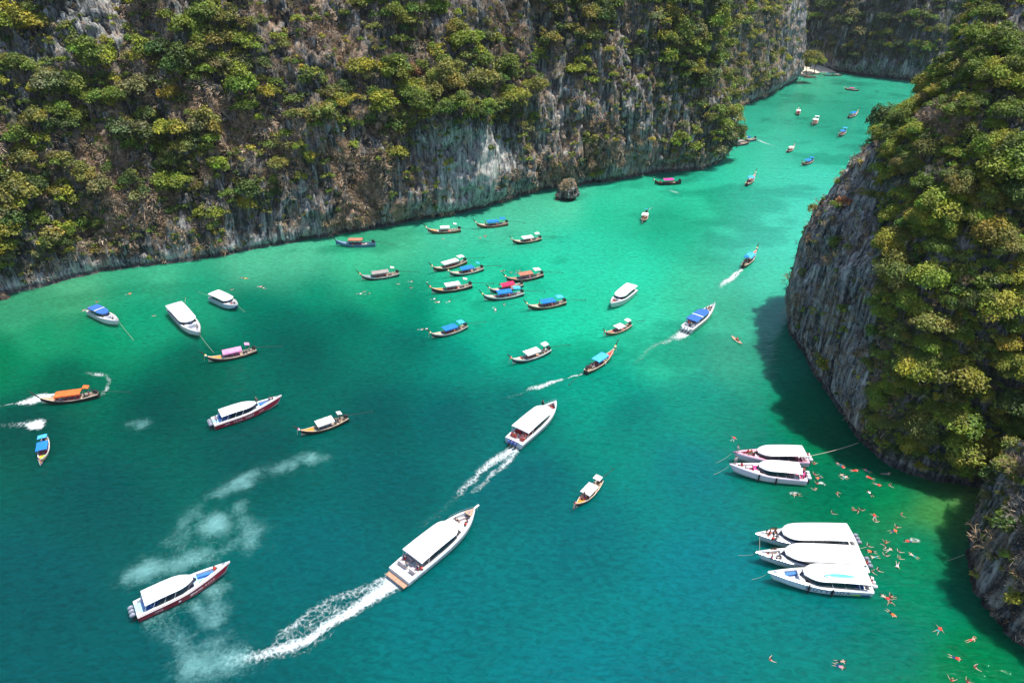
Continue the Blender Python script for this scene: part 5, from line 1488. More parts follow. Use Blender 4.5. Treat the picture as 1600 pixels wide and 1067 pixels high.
# joints of each pose, facing +x, z up. Swimmers are placed by the chest at the surface, standers by the feet, sitters by the seat
POSES = {
 'standing': dict(pel=(0, 0, .92), spine=(.01, 0, 1.12), chest=(.0, 0, 1.36), neck=(.01, 0, 1.50), head=(.03, 0, 1.64), sh=(0, .19, 1.42), el=(-.02, .27, 1.14), wr=(.06, .29, .90), el2=(.10, .25, 1.16), wr2=(.28, .16, 1.06), hip=(0, .10, .88), kn=(.03, .12, .48), an=(-.01, .13, .07), toe=(.16, .15, .03)),
 'sitting': dict(pel=(0, 0, .10), spine=(-.05, 0, .30), chest=(-.05, 0, .54), neck=(-.02, 0, .68), head=(.02, 0, .82), sh=(-.05, .19, .60), el=(.06, .27, .36), wr=(.30, .20, .24), el2=(.02, .28, .34), wr2=(.22, .16, .20), hip=(.03, .10, .09), kn=(.44, .13, .14), an=(.46, .13, -.30), toe=(.62, .15, -.34)),
 'prone': dict(pel=(-.42, 0, -.02), spine=(-.22, 0, .02), chest=(.0, 0, .06), neck=(.17, 0, .10), head=(.32, 0, .13), sh=(.06, .19, .05), el=(.22, .34, .03), wr=(.46, .36, .02), el2=(.12, .36, .03), wr2=(.36, .42, .02), hip=(-.46, .10, -.01), kn=(-.86, .17, .03), an=(-1.22, .22, .03), toe=(-1.38, .25, .03)),
 'crawl': dict(pel=(-.42, 0, -.02), spine=(-.22, 0, .02), chest=(.0, 0, .07), neck=(.17, 0, .10), head=(.32, 0, .12), sh=(.06, .19, .06), el=(.34, .28, .10), wr=(.62, .20, .04), el2=(-.16, .30, .05), wr2=(-.40, .32, .03), hip=(-.46, .09, .0), kn=(-.86, .12, .03), an=(-1.24, .12, .04), toe=(-1.40, .12, .04)),
 'star': dict(pel=(-.45, 0, .0), spine=(-.22, 0, .05), chest=(.0, 0, .09), neck=(.16, 0, .09), head=(.31, 0, .10), sh=(.04, .19, .07), el=(.12, .42, .05), wr=(.22, .64, .04), el2=(-.10, .42, .05), wr2=(-.16, .66, .04), hip=(-.48, .10, .01), kn=(-.86, .20, .04), an=(-1.20, .28, .03), toe=(-1.32, .30, .06)),
 'upright': dict(pel=(-.16, 0, -.50), spine=(-.08, 0, -.26), chest=(-.02, 0, .0), neck=(.0, 0, .16), head=(.03, 0, .31), sh=(.0, .19, .07), el=(.20, .34, .05), wr=(.44, .40, .04), el2=(.14, .38, .05), wr2=(.36, .52, .04), hip=(-.16, .10, -.55), kn=(-.06, .15, -.92), an=(-.34, .16, -1.22), toe=(-.42, .18, -1.32)),
}
RAD = dict(pel=.135, spine=.12, chest=.145, neck=.055, head=.105, sh=.066, el=.042, wr=.028, hip=.085, kn=.055, an=.038, toe=.032)

def body_mesh(pose):
    J = POSES[pose]
    names = ['pel', 'spine', 'chest', 'neck', 'head']
    V = [J[n] for n in names]; R = [RAD[n] for n in names]
    E = [(0, 1), (1, 2), (2, 3), (3, 4)]
    hands = []
    for sg in (1, -1):
        def mir(p): return (p[0], p[1] * sg, p[2])
        i = len(V)
        e, w = (J['el'], J['wr']) if sg > 0 else (J['el2'], J['wr2'])
        V += [mir(J['sh']), mir(e), mir(w)]; R += [RAD['sh'], RAD['el'], RAD['wr']]
        E += [(2, i), (i, i + 1), (i + 1, i + 2)]
        ev, wv = Vector(mir(e)), Vector(mir(w)); d = (wv - ev).normalized()
        V.append(tuple(wv + d * .085)); R.append(.034); E.append((i + 2, i + 3))
        hands.append((wv + d * .10, d, sg))
        i = len(V)
        V += [mir(J['hip']), mir(J['kn']), mir(J['an']), mir(J['toe'])]; R += [RAD['hip'], RAD['kn'], RAD['an'], RAD['toe']]
        E += [(0, i), (i, i + 1), (i + 1, i + 2), (i + 2, i + 3)]
    me = bpy.data.meshes.new("person_skeleton"); me.from_pydata(V, E, [])
    o = bpy.data.objects.new("person_skeleton", me); COL.objects.link(o)
    sk = o.modifiers.new("skin", 'SKIN'); sk.use_smooth_shade = True
    sv = me.skin_vertices[0].data
    for k, r in enumerate(R): sv[k].radius = (r, r * (0.78 if k in (0, 1, 2) else 1))
    sv[0].use_root = True
    sub = o.modifiers.new("sub", 'SUBSURF'); sub.levels = 1; sub.render_levels = 1
    dg = bpy.context.evaluated_depsgraph_get()
    out = bpy.data.meshes.new_from_object(o.evaluated_get(dg))
    bpy.data.objects.remove(o)
    # fingers, thumb, nose and ears
    m = MB()
    m.v = [tuple(v.co) for v in out.vertices]; m.f = [tuple(p.vertices) for p in out.polygons]; m.m = [0] * len(m.f)
    for (p, d, sg) in hands:
        s = d.cross(Vector((0, 0, 1))); s = s.normalized() if s.length > .1 else Vector((0, 1, 0)); dn = d.cross(s)
        for q, L in ((-.033, .065), (-.012, .078), (.010, .072), (.032, .056)):
            a = p - d * .02 + s * q; b = a + d * L * .6 ; c = b + d * L * .38 - dn * .02 * (1 if dn.z > 0 else -1)
            m.tube([a, b, c], [.0095, .009, .007], 4)
        a = p - d * .07 + s * (.034 * -sg); m.tube([a, a + d * .04 + s * (-.03 * sg), a + d * .075 + s * (-.035 * sg)], [.011, .010, .008], 4)
    h = Vector(J['head']); up = (h - Vector(J['neck'])).normalized()
    f = Vector((1, 0, 0)) if abs(up.x) < .7 else (Vector((0, 0, -1)) if pose != 'star' else Vector((0, 0, 1)))
    m.tube([h + f * .095 + up * .03, h + f * .125 - up * .02], [.012, .020], 5)
    for sg in (1, -1): m.ball(tuple(h + Vector((0, .105 * sg, 0))), (.025, .015, .035), 0, 6, 3)
    me = m.mesh("person", True, 80)
    bpy.data.meshes.remove(out)
    # hair cap, vest, shorts
    hm = MB(); q = Vector((0, 0, 1)).rotation_difference(up).to_matrix()
    rows = []
    for j in range(5):
        t = -.15 + (math.pi / 2 + .15) * j / 4; rows.append([tuple(h + q @ Vector((.122 * math.cos(t) * math.cos(2 * math.pi * k / 9), .122 * math.cos(t) * math.sin(2 * math.pi * k / 9), .03 + .125 * math.sin(t))) - f * .025) for k in range(9)])
    hm.loft(rows, close=True)
    c, s_, pl = Vector(J['chest']), Vector(J['spine']), Vector(J['pel'])
    vm = MB(); ax = (c - s_).normalized(); side = Vector((0, 1, 0)); fr = side.cross(ax)
    rows = []
    for (u, a, b) in ((-.02, .19, .15), (.06, .225, .185), (.20, .235, .20), (.33, .22, .185), (.42, .16, .12)):
        o_ = s_ + ax * (u - .05); rows.append([tuple(o_ + side * a * math.cos(2 * math.pi * k / 10) + fr * b * math.sin(2 * math.pi * k / 10)) for k in range(10)])
    vm.loft(rows, close=True); vm.add(rows[0], [tuple(range(9, -1, -1))]); vm.add(rows[-1], [tuple(range(10))])
    tm = MB(); rows = []
    for (u, a, b) in ((-.10, .145, .115), (.06, .165, .135), (.20, .185, .150), (.31, .19, .145), (.37, .12, .10)):
        o_ = s_ + ax * (u - .05); rows.append([tuple(o_ + side * a * math.cos(2 * math.pi * k / 10) + fr * b * math.sin(2 * math.pi * k / 10)) for k in range(10)])
    tm.loft(rows, close=True)
    sm = MB(); ax2 = (s_ - pl).normalized(); fr2 = side.cross(ax2)
    rows = []
    for (u, a, b) in ((-.09, .15, .125), (.02, .168, .145), (.12, .155, .13)):
        o_ = pl + ax2 * u; rows.append([tuple(o_ + side * a * math.cos(2 * math.pi * k / 10) + fr2 * b * math.sin(2 * math.pi * k / 10)) for k in range(10)])
    sm.loft(rows, close=True)
    for sg in (1, -1):
        a, b = Vector(J['hip']), Vector(J['kn']); a.y *= sg; b.y *= sg; sm.tube([a - (b - a) * .1, a.lerp(b, .3), a.lerp(b, .55)], [.105, .10, .085], 8)
    return dict(body=me, hair=hm.mesh("hair", True), vest=vm.mesh("life_vest", True, 50), shirt=tm.mesh("shirt", True, 50), shorts=sm.mesh("shorts", True, 50))
BODY = {k: body_mesh(k) for k in POSES}
HELP = random.Random(12)

def person(pose, loc, rz, label, group, top='none', bottom='black', skin=0, hair=0, scale=1.0):
    B = BODY[pose]
    o = link("person", B['body'], None, [SKIN[skin]])
    o.location = loc; o.rotation_euler = (0, 0, rz); o.scale = (scale,) * 3
    link("hair", B['hair'], o, [HAIR[hair]])
    if top in ('red', 'orange'): link("life_vest", B['vest'], o, [VEST[top]])
    elif top != 'none': link("shirt", B['shirt'], o, [CLOTH[top]])
    link("shorts", B['shorts'], o, [CLOTH[bottom]])
    tag(o, label, "person", group)
    return o

def swimmer(px, py, pose, top, deg, label, group="swimmers by the moored speedboats", skin=None, bottom=None, hair=None):
    """deg: direction the head points in the photograph, counted anticlockwise from the right"""
    a = math.radians(deg)
    p0, p1 = ground(px, py), ground(px + 8 * math.cos(a), py - 8 * math.sin(a))
    rz = math.atan2(p1.y - p0.y, p1.x - p0.x)
    person(pose, (p0.x, p0.y, -0.065 if pose in ('prone', 'crawl', 'star') else -0.03), rz, label, group, top, bottom or HELP.choice(['black', 'navy', 'red', 'teal', 'grey']), HELP.choice([0, 0, 1]) if skin is None else skin, HELP.choice([0, 0, 1, 2]) if hair is None else hair, 1.02)

SW = [
 (1309, 724, 'prone', 'none', 160, "pale swimmer leading a red-vested swimmer, nearest the mooring line"), (1318, 730, 'prone', 'red', -30, "swimmer in red vest right behind the pale one nearest the mooring line"),
 (1338, 735, 'prone', 'red', 0, "swimmer in red vest with legs trailing left, below the overhanging trees"), (1352, 734, 'prone', 'pink', 155, "swimmer in pink top under the overhanging trees"),
 (1315, 742, 'star', 'none', 150, "bare-backed swimmer, upper of a pale pair"), (1322, 745, 'prone', 'none', 20, "bare-backed swimmer, lower of a pale pair"),
 (1356, 745, 'prone', 'red', 160, "swimmer in long red vest with pale legs stretched right"), (1388, 740, 'crawl', 'none', 0, "submerged pale swimmer closest to the right hill"),
 (1374, 758, 'prone', 'red', -20, "swimmer in red vest, left of a pair close together near the hill"), (1390, 758, 'upright', 'red', 0, "red-vested swimmer right of the pair, with white cap near the hill"),
 (1358, 769, 'prone', 'white', 130, "swimmer in white shirt with legs kicked out to the lower right"), (1308, 771, 'upright', 'red', -20, "lone red-vested swimmer level with the sterns of the upper raft"),
 (1333, 796, 'upright', 'red', 30, "red-vested swimmer, left one of a tight trio"), (1340, 798, 'upright', 'red', 200, "red-vested swimmer in the middle of a tight trio"), (1346, 797, 'upright', 'none', 90, "bare-shouldered swimmer, right one of a tight trio"),
 (1301, 802, 'upright', 'white', 45, "swimmer in white above the farthest of the lower boats"), (1366, 805, 'star', 'red', 100, "red-vested swimmer floating on the back above another swimmer"), (1368, 815, 'upright', 'white', 90, "swimmer in white just below the floating red vest"),
 (1408, 804, 'upright', 'navy', 0, "dark-shirted swimmer well out on the right by the green shallows"), (1401, 823, 'upright', 'orange', 60, "orange-vested swimmer, upper of a pair on the right"), (1399, 829, 'star', 'orange', 10, "orange-vested swimmer, lower of a pair on the right"),
 (1272, 724, 'upright', 'red', 90, "red-vested swimmer at the stern of the upper raft, topmost", ), (1273, 741, 'upright', 'red', 60, "red-vested swimmer holding the stern of the pink-trimmed boat"), (1277, 747, 'prone', 'orange', 200, "orange-vested swimmer at the stern of the pink-trimmed boat"),
 (1277, 755, 'upright', 'red', 90, "red-vested swimmer just below the stern of the upper raft"), (1273, 765, 'upright', 'pink', 120, "swimmer in pink between the two rafts of boats"), (1241, 773, 'star', 'none', 180, "swimmer floating alone on the back below the pink-trimmed boat"),
 (1384, 847, 'upright', 'orange', 90, "orange-vested swimmer, upper one of a chain of three"), (1383, 854, 'upright', 'navy', 180, "dark-shirted swimmer in the middle of a chain of three"), (1391, 858, 'prone', 'none', 20, "bare-backed swimmer, lower one of a chain of three"),
 (1357, 853, 'upright', 'grey', 45, "swimmer holding a rope off the middle boat's stern"), (1358, 861, 'prone', 'orange', 170, "orange-vested swimmer just off the middle boat's stern"), (1363, 870, 'prone', 'none', 180, "bare-backed swimmer close to the middle boat's engines"),
 (1405, 862, 'upright', 'none', 60, "bare-shouldered swimmer, upper of a scattered group of four"), (1384, 868, 'upright', 'grey', 90, "grey-shirted swimmer, left of a scattered group of four"), (1424, 866, 'prone', 'none', 150, "outermost bare-backed swimmer on the right"), (1405, 872, 'upright', 'yellow', 45, "swimmer in yellow above the white-shirted one"),
 (1402, 885, 'prone', 'white', -95, "swimmer in white shirt, head down below the yellow one"), (1417, 845, 'crawl', 'red', 175, "red-vested swimmer splashing in front of the dark headland"), (1363, 893, 'upright', 'none', 0, "swimmer holding on behind the lettered boat, left one"), (1372, 891, 'upright', 'pink', 30, "swimmer in pink behind the lettered boat, right one"),
 (1386, 935, 'star', 'red', 190, "red-vested swimmer in the middle of a huddle below the boats"), (1392, 931, 'upright', 'orange', 45, "orange-vested swimmer, upper right of the huddle"), (1391, 941, 'upright', 'orange', -60, "orange-vested swimmer at the bottom of the huddle"), (1380, 931, 'prone', 'none', 150, "bare-armed swimmer, upper left of the huddle"), 
 (1396, 961, 'prone', 'orange', -40, "orange-vested swimmer with legs stretched to the upper left below the huddle"), (1469, 982, 'star', 'red', 40, "red-vested swimmer spread out like a star near the dark headland"), (1521, 998, 'crawl', 'none', 20, "bare-backed swimmer closest to the dark headland"),
 (1497, 1029, 'prone', 'red', -20, "red-vested swimmer with a raised arm near the bottom edge"), (1524, 1042, 'upright', 'red', 0, "red-vested swimmer beside sparkles near the lower right corner"), (1487, 1062, 'upright', 'red', 90, "red-vested swimmer at the bottom edge, left of two"), (1512, 1064, 'upright', 'red', 45, "red-vested swimmer at the bottom edge, right of two"),
 (1204, 1030, 'upright', 'red', 20, "lone red-vested swimmer ringed by ripples at the bottom"), (1317, 1033, 'prone', 'none', 0, "bare-backed swimmer, upper of a pair near the bottom edge"), (1315, 1042, 'prone', 'pink', -20, "swimmer in pink, lower of a pair near the bottom edge"),
 (1147, 684, 'star', 'red', 60, "swimmer floating beyond the bow of the upper raft"),
]
for s in SW: swimmer(*s[:6])
SWL = [
 (203, 459, 'prone', 'orange', 10, "orange-vested snorkeller alone in the pale water near the left shore"), (151, 472, 'upright', 'red', 60, "swimmer right behind the blue-topped speedboat"), (138, 481, 'prone', 'none', 30, "bare-backed swimmer off the stern of the blue-topped speedboat"), (131, 485, 'crawl', 'none', 200, "swimmer farthest out behind the blue-topped speedboat"),
 (378, 434, 'prone', 'none', 0, "pair member on the left, snorkelling above the small tour boat"), (383, 435, 'prone', 'yellow', 180, "yellow-clad snorkeller above the small tour boat"), (408, 448, 'star', 'pink', 0, "snorkeller in pink, upper right of the small tour boat"), (412, 450, 'prone', 'none', 160, "bare-backed snorkeller right of the small tour boat"), (362, 453, 'upright', 'none', 90, "swimmer just behind the small tour boat's roof"),
 (240, 494, 'upright', 'navy', 90, "dark-haired swimmer alone left of the square-roofed boat"),
 (564, 459, 'crawl', 'white', 0, "snorkeller in white, left of three below the grey-canopied longtail"), (569, 456, 'upright', 'navy', 90, "snorkeller in navy, middle of three below the grey-canopied longtail"), (576, 459, 'prone', 'black', 10, "snorkeller in black, right of three below the grey-canopied longtail"),
 (622, 444, 'upright', 'white', 90, "swimmer in white right of the grey-canopied longtail"), (643, 440, 'prone', 'none', 0, "bare-backed swimmer between the grey and the white-canopied longtails"), (642, 450, 'upright', 'pink', 90, "swimmer in pink between the grey and the dark-hulled longtails"),
 (679, 467, 'prone', 'white', 10, "snorkeller in white, upper left of three below the dark-hulled longtail"), (686, 472, 'star', 'white', 0, "snorkeller floating spread out below the dark-hulled longtail"), (702, 471, 'prone', 'none', 20, "bare-backed snorkeller, right of three below the dark-hulled longtail"),
 (692, 374, 'upright', 'navy', 90, "swimmer beside the varnished longtail"), (750, 372, 'upright', 'red', 90, "swimmer in red vest, left of two under the royal blue longtail"), (758, 369, 'star', 'red', 90, "swimmer in red vest, right of two under the royal blue longtail"),
 (659, 515, 'prone', 'none', 0, "bare-backed swimmer, left of two by the lone blue-canopied longtail"), (667, 514, 'prone', 'white', 0, "swimmer in white by the bow of the lone blue-canopied longtail"), (787, 476, 'upright', 'none', 0, "swimmer under the stern of the white-decked longtail"), (774, 484, 'crawl', 'white', 90, "swimmer in white splashing below the white-decked longtail"),
 (787, 423, 'prone', 'black', 10, "snorkeller in black, left of four above the rusty-canopied longtail"), (798, 426, 'upright', 'white', 90, "snorkeller in white, second of four above the rusty-canopied longtail"), (806, 427, 'prone', 'teal', 60, "snorkeller in teal, third of four above the rusty-canopied longtail"), (812, 423, 'prone', 'none', 0, "bare-backed snorkeller, right of four above the rusty-canopied longtail"),
]
for s in SWL: swimmer(*s[:6], "swimmers among the moored longtails" if s[0] > 500 else "swimmers on the left")

def aboard(key, pts):
    """people on a boat: (fraction of length from the stern, sideways in metres, height of what carries them, pose, clothes, turn in degrees, label)"""
    r = BOATS[key]; Lb = r.get("L", 10.0); sc = r.scale[0] if "L" not in r else 1.0
    for (t, y, z, pose, top, turn, label) in pts:
        p = Matrix.Rotation(r.rotation_euler.z, 3, 'Z') @ Vector(((t - .5) * Lb * sc, y * sc, z * sc))
        person(pose, r.location + p, r.rotation_euler.z + math.radians(turn), label, "people aboard the boats", top, HELP.choice(['black', 'navy', 'grey', 'red', 'teal']), HELP.choice([0, 0, 1, 2]), HELP.choice([0, 0, 1]))
FL = .40; ST = .66
aboard('crowded', [(.72, .35, FL, 'standing', 'navy', 0, "passenger in navy standing at the front of the orange-bowed longtail's canopy"), (.70, -.35, ST, 'sitting', 'white', 0, "passenger in white on the near side of the orange-bowed longtail"), (.76, 0, ST, 'sitting', 'black', 180, "passenger in black facing aft in the orange-bowed longtail"), (.74, -.45, ST, 'sitting', 'pink', 90, "passenger in pink seated sideways in the orange-bowed longtail"), (.67, 0, FL, 'standing', 'grey', 0, "passenger in grey standing under the edge of the orange-bowed longtail's canopy"), (.13, .2, FL, 'standing', 'red', 0, "boatman in red at the stern of the orange-bowed longtail")])
aboard('amber', [(.17, .1, FL, 'standing', 'black', 0, "boatman in black at the stern of the amber-decked longtail"), (.24, -.3, FL, 'sitting', 'navy', 0, "passenger in navy behind the canopy of the amber-decked longtail"), (.27, .3, FL, 'standing', 'black', 20, "crewman in black standing behind the canopy of the amber-decked longtail")])
aboard('orange', [(.16, 0, FL, 'standing', 'navy', 0, "boatman in navy steering the orange-canopied longtail"), (.24, .2, ST, 'sitting', 'black', 0, "passenger in black behind the orange canopy")])
aboard('pink', [(.15, .1, FL, 'standing', 'teal', 0, "boatman in teal at the stern of the pink longtail"), (.715, .2, ST, 'sitting', 'white', 0, "passenger in white in front of the pink cloth canopy")])
aboard('lime', [(.18, 0, FL, 'standing', 'navy', 0, "boatman in navy under the stern awning of the lime-decked longtail")])
aboard('white_d', [(.76, .25, ST, 'sitting', 'black', 0, "person in black at the bow of the pale-decked longtail"), (.75, -.3, ST, 'sitting', 'red', 180, "person in red at the bow of the pale-decked longtail"), (.17, 0, FL, 'standing', 'black', 0, "boatman in black under the tall white awning of the pale-decked longtail")])
aboard('under_way', [(.12, 0, FL, 'standing', 'grey', 0, "boatman in grey steering the longtail under way"), (.22, .3, ST, 'sitting', 'black', 0, "passenger in black at the back of the longtail under way"), (.24, -.3, ST, 'sitting', 'white', 0, "passenger in white at the back of the longtail under way"), (.29, .1, ST, 'sitting', 'navy', 0, "passenger in navy under the canopy's rear edge of the longtail under way")])
aboard('leaving', [(.14, 0, FL, 'standing', 'black', 0, "boatman of the blue-canopied longtail speeding up the lagoon"), (.74, 0, ST, 'sitting', 'red', 0, "passenger in red in the bow of the longtail speeding up the lagoon")])
aboard('incoming', [(.70, .3, ST, 'sitting', 'black', 0, "passenger in black in the bow of the oncoming longtail"), (.70, -.3, ST, 'sitting', 'red', 0, "passenger in red in the bow of the oncoming longtail"), (.14, 0, FL, 'standing', 'navy', 0, "boatman of the oncoming longtail")])
aboard('blue_a', [(.72, 0, FL, 'standing', 'black', 0, "person standing in front of the royal blue canopy"), (.68, .3, ST, 'sitting', 'red', 0, "person in red seated in front of the royal blue canopy")])
aboard('blue_d', [(.70, 0, FL, 'standing', 'black', 0, "person standing in front of the rightmost blue canopy")])
aboard('blue_c', [(.75, .1, ST, 'sitting', 'none', 90, "bare-chested person in the bow of the white-decked longtail")])
aboard('slate', [(.55, .85, .75, 'sitting', 'black', 90, "dark figure sitting on the rail of the slate-blue longtail")])
aboard('white_b', [(.68, 0, ST, 'sitting', 'black', 0, "person in front of the upper white canopy of the moored trio")])
aboard('dark_pink', [(.78, 0, FL, 'standing', 'black', 0, "person standing at the bow of the black longtail"), (.30, .2, FL, 'standing', 'red', 0, "person standing at the stern of the black longtail")])
aboard('bluewhite', [(.76, 0, ST, 'sitting', 'red', 0, "person in red in the bow of the longtail heading up the lagoon")])
aboard('kayak', [(.5, 0, .22, 'sitting', 'orange', 0, "kayaker in orange vest paddling the cream kayak")])
BOATS['kayak']["L"] = 3.8
DK, WL, SE, CK = 1.95, 1.12, 1.52, .82
aboard('red_big', [(.83, -.1, WL, 'standing', 'red', -60, "crewman standing on the foredeck of the long red speedboat")])
aboard('red_small', [(.645, .75, 1.7, 'standing', 'black', 0, "person in black standing by the windscreen of the sleek red speedboat"), (.83, .2, WL, 'standing', 'navy', 180, "person in navy standing in the blue bow of the sleek red speedboat"), (.86, -.2, WL, 'standing', 'black', 120, "person in black with a white cap in the blue bow of the sleek red speedboat"), (.05, -.3, CK, 'standing', 'pink', 0, "person in pink at the stern of the sleek red speedboat")])
aboard('cruiser', [(.79, .9, SE, 'sitting', 'black', 0, "passenger in black in the bow of the largest cruiser, far side"), (.81, -1.0, SE, 'sitting', 'red', 60, "passenger in red in the bow of the largest cruiser, near side"), (.84, -.8, SE, 'sitting', 'navy', 90, "passenger in navy in the bow of the largest cruiser"), (.78, .3, SE, 'sitting', 'grey', 0, "passenger in grey behind the cruiser's curved bow seat"),
                   (.15, 1.4, CK, 'standing', 'navy', 0, "crewman in navy at the far rear corner of the cruiser's roof"), (.15, -1.5, CK, 'standing', 'navy', 180, "crewman in navy at the near rear corner of the cruiser's roof"), (.11, .2, CK, 'standing', 'grey', 0, "person in grey behind the cruiser's cabin"), (.17, -2.0, 1.4, 'sitting', 'red', 0, "person in red on the near side deck of the cruiser")])
aboard('ferry', [(.80, 1.3, 1.75, 'standing', 'black', 0, "dark figure standing beside the flat roof of the blunt-bowed cruiser"), (.85, -.9, WL, 'standing', 'black', 0, "person standing in the bow of the blunt-bowed cruiser"), (.87, .1, WL, 'sitting', 'grey', 0, "person sitting in the bow of the blunt-bowed cruiser"),
                 (.10, .9, SE, 'sitting', 'white', 180, "passenger in white in the open stern of the blunt-bowed cruiser"), (.09, 0, SE, 'sitting', 'grey', 180, "passenger in grey in the open stern of the blunt-bowed cruiser"), (.11, -.8, SE, 'sitting', 'pink', 180, "passenger in pink in the open stern of the blunt-bowed cruiser"), (.13, -1.3, SE, 'sitting', 'red', 180, "passenger in red in the open stern of the blunt-bowed cruiser")])
aboard('bluebimini', [(.75, .5, SE, 'sitting', 'black', 0, "passenger in black in the bow of the blue-bimini speedboat, left"), (.76, -.5, SE, 'sitting', 'navy', 0, "passenger in navy in the bow of the blue-bimini speedboat, right"), (.82, .3, SE, 'sitting', 'red', 180, "passenger in red at the tip of the blue-bimini speedboat"), (.83, -.3, SE, 'sitting', 'grey', 180, "passenger in grey at the tip of the blue-bimini speedboat"), (.11, .4, CK, 'standing', 'red', 0, "person in red behind the blue bimini"), (.10, -.4, CK, 'standing', 'white', 0, "person in white behind the blue bimini")])
aboard('raft_a', [(.955, .1, 2.15, 'standing', 'white', 180, "person with white top standing at the bow tip of the pink-decked speedboat"), (.86, .35, SE, 'sitting', 'black', 180, "person in black on the bow seat of the pink-decked speedboat"), (.80, .5, SE, 'sitting', 'navy', 200, "person in navy on the bow seat of the pink-decked speedboat"), (.79, -.4, SE, 'sitting', 'red', 90, "person in red on the bow seat of the pink-decked speedboat"), (.75, -.3, SE, 'sitting', 'yellow', 60, "person in yellow on the bow seat of the pink-decked speedboat"), (.73, .6, WL, 'standing', 'black', 0, "person standing by the windscreen of the pink-decked speedboat"), (.01, .3, CK, 'standing', 'red', 180, "red-clad person at the stern of the pink-decked speedboat")])
aboard('raft_b', [(.88, .2, SE, 'sitting', 'black', 180, "person in black in the bow of the pink-trimmed speedboat"), (.83, -.4, SE, 'sitting', 'red', 90, "person in red in the bow of the pink-trimmed speedboat"), (.79, .4, SE, 'sitting', 'navy', 270, "person in navy in the bow of the pink-trimmed speedboat"), (.92, -.5, 1.95, 'standing', 'white', 90, "person in white standing between the bows of the upper raft"), (.02, -.5, CK, 'standing', 'red', 180, "red-clad person at the stern of the pink-trimmed speedboat, far side"), (.02, .8, CK, 'standing', 'pink', 180, "pink-clad person at the stern of the pink-trimmed speedboat, near side")])
aboard('raft_c', [(.88, .4, SE, 'sitting', 'red', 180, "person in red at the front of the crowded bow"), (.88, -.4, SE, 'sitting', 'pink', 180, "person in pink at the front of the crowded bow"), (.86, .1, WL, 'standing', 'red', 0, "person in red standing in the crowded bow"), (.84, .8, SE, 'sitting', 'red', 270, "person in red on the near seat of the crowded bow"), (.83, -.9, SE, 'sitting', 'none', 90, "bare-chested person on the far seat of the crowded bow"), (.81, .9, SE, 'sitting', 'grey', 270, "person in grey on the near seat of the crowded bow"), (.80, -1.0, SE, 'sitting', 'yellow', 90, "person in yellow on the far seat of the crowded bow"), (.79, -.6, WL, 'standing', 'none', 90, "bare-chested person standing by the crowded boat's windscreen"), (.82, .1, WL, 'standing', 'black', 180, "person in black standing amid the crowded bow")])
aboard('raft_d', [(.89, .2, SE, 'sitting', 'red', 180, "person in red in the bow of the middle boat, foremost"), (.86, .7, SE, 'sitting', 'pink', 270, "person in pink in the bow of the middle boat"), (.84, -.7, SE, 'sitting', 'yellow', 90, "person in yellow in the bow of the middle boat"), (.82, .8, SE, 'sitting', 'navy', 270, "person in navy in the bow of the middle boat"), (.81, -.8, SE, 'sitting', 'none', 90, "bare-chested person on the far side of the middle boat's bow"), (.79, .9, SE, 'sitting', 'grey', 270, "person in grey nearest the windscreen of the middle boat"), (.02, .9, CK, 'standing', 'red', 180, "red-clad person at the stern of the middle boat")])
aboard('raft_e', [(.015, .7, CK, 'standing', 'red', 180, "red-vested person at the stern of the lettered boat, near side"), (.02, .2, CK, 'standing', 'orange', 180, "orange-vested person at the stern of the lettered boat")])
aboard('bluetop', [(.80, 0, SE, 'sitting', 'black', 180, "person sitting in the bow of the blue-topped speedboat"), (.03, -.5, CK, 'standing', 'none', 180, "bare-chested person at the stern of the blue-topped speedboat")])
aboard('squareroof', [(.83, .6, WL, 'standing', 'grey', 0, "person in the bow of the square-roofed boat")])
aboard('tour', [(.88, 0, SE, 'sitting', 'black', 180, "person in black in the bow of the small tour boat"), (.84, -.5, SE, 'sitting', 'red', 90, "person in red in the bow of the small tour boat")])
aboard('lonewhite', [(.82, 0, SE, 'sitting', 'red', 180, "person in red in the bow of the compact white speedboat")])
# ------------------------------------------------------------------ mooring lines
ROPE = mat("pale_rope", (0.30, 0.30, 0.24), 0.9, 0.1, var=0.2)
def rope(a, za, b, zb, label, sag=.4, r=.03):
    A, B = ground(*a, za), ground(*b, zb)
    pts = []
    for i in range(11):
        t = i / 10; p = A.lerp(B, t); p.z -= sag * 4 * t * (1 - t); p.z = max(p.z, -.05) if i < 10 else p.z; pts.append(p)
    m = MB(); m.tube(pts, r, 5)
    tag(link("mooring_rope", m.mesh("mooring_rope", True), None, [ROPE]), label, "rope", "mooring ropes")
rope((1266, 712), 1.4, (1341, 692), 2.2, "long taut mooring line from the upper raft to the foot of the right hill", .25, .055)
rope((312, 523), 1.6, (336, 553), -.1, "anchor rope from the bow of the square-roofed boat to the water by the pink longtail", .2)
rope((186, 503), 1.3, (212, 535), -.1, "anchor rope running from the bow of the blue-topped speedboat", .2)
rope((372, 478), 1.3, (384, 488), -.1, "short anchor rope at the bow of the small tour boat", .1)
rope((332, 463), 1.0, (305, 454), -.1, "stern rope of the small tour boat leading to the left shore", .2)
rope((287, 482), 2.6, (290, 464), -.1, "rope leading from behind the square-roofed boat's cabin to the shore", .2, .035)
rope((1144, 708), 1.8, (1116, 724), -.1, "bow rope of the pink-decked speedboat in the upper raft", .3)
rope((1139, 728), 1.8, (1112, 742), -.1, "bow rope of the pink-trimmed speedboat in the upper raft", .3)
rope((1187, 838), 1.7, (1187, 860), 1.5, "rope tying the bows of the farthest and the middle lower boat together", .05)
rope((1180, 865), 1.7, (1150, 866), -.1, "bow rope of the middle boat of the lower three", .3)
rope((1199, 896), 1.7, (1172, 905), -.1, "bow rope of the lettered speedboat", .3)
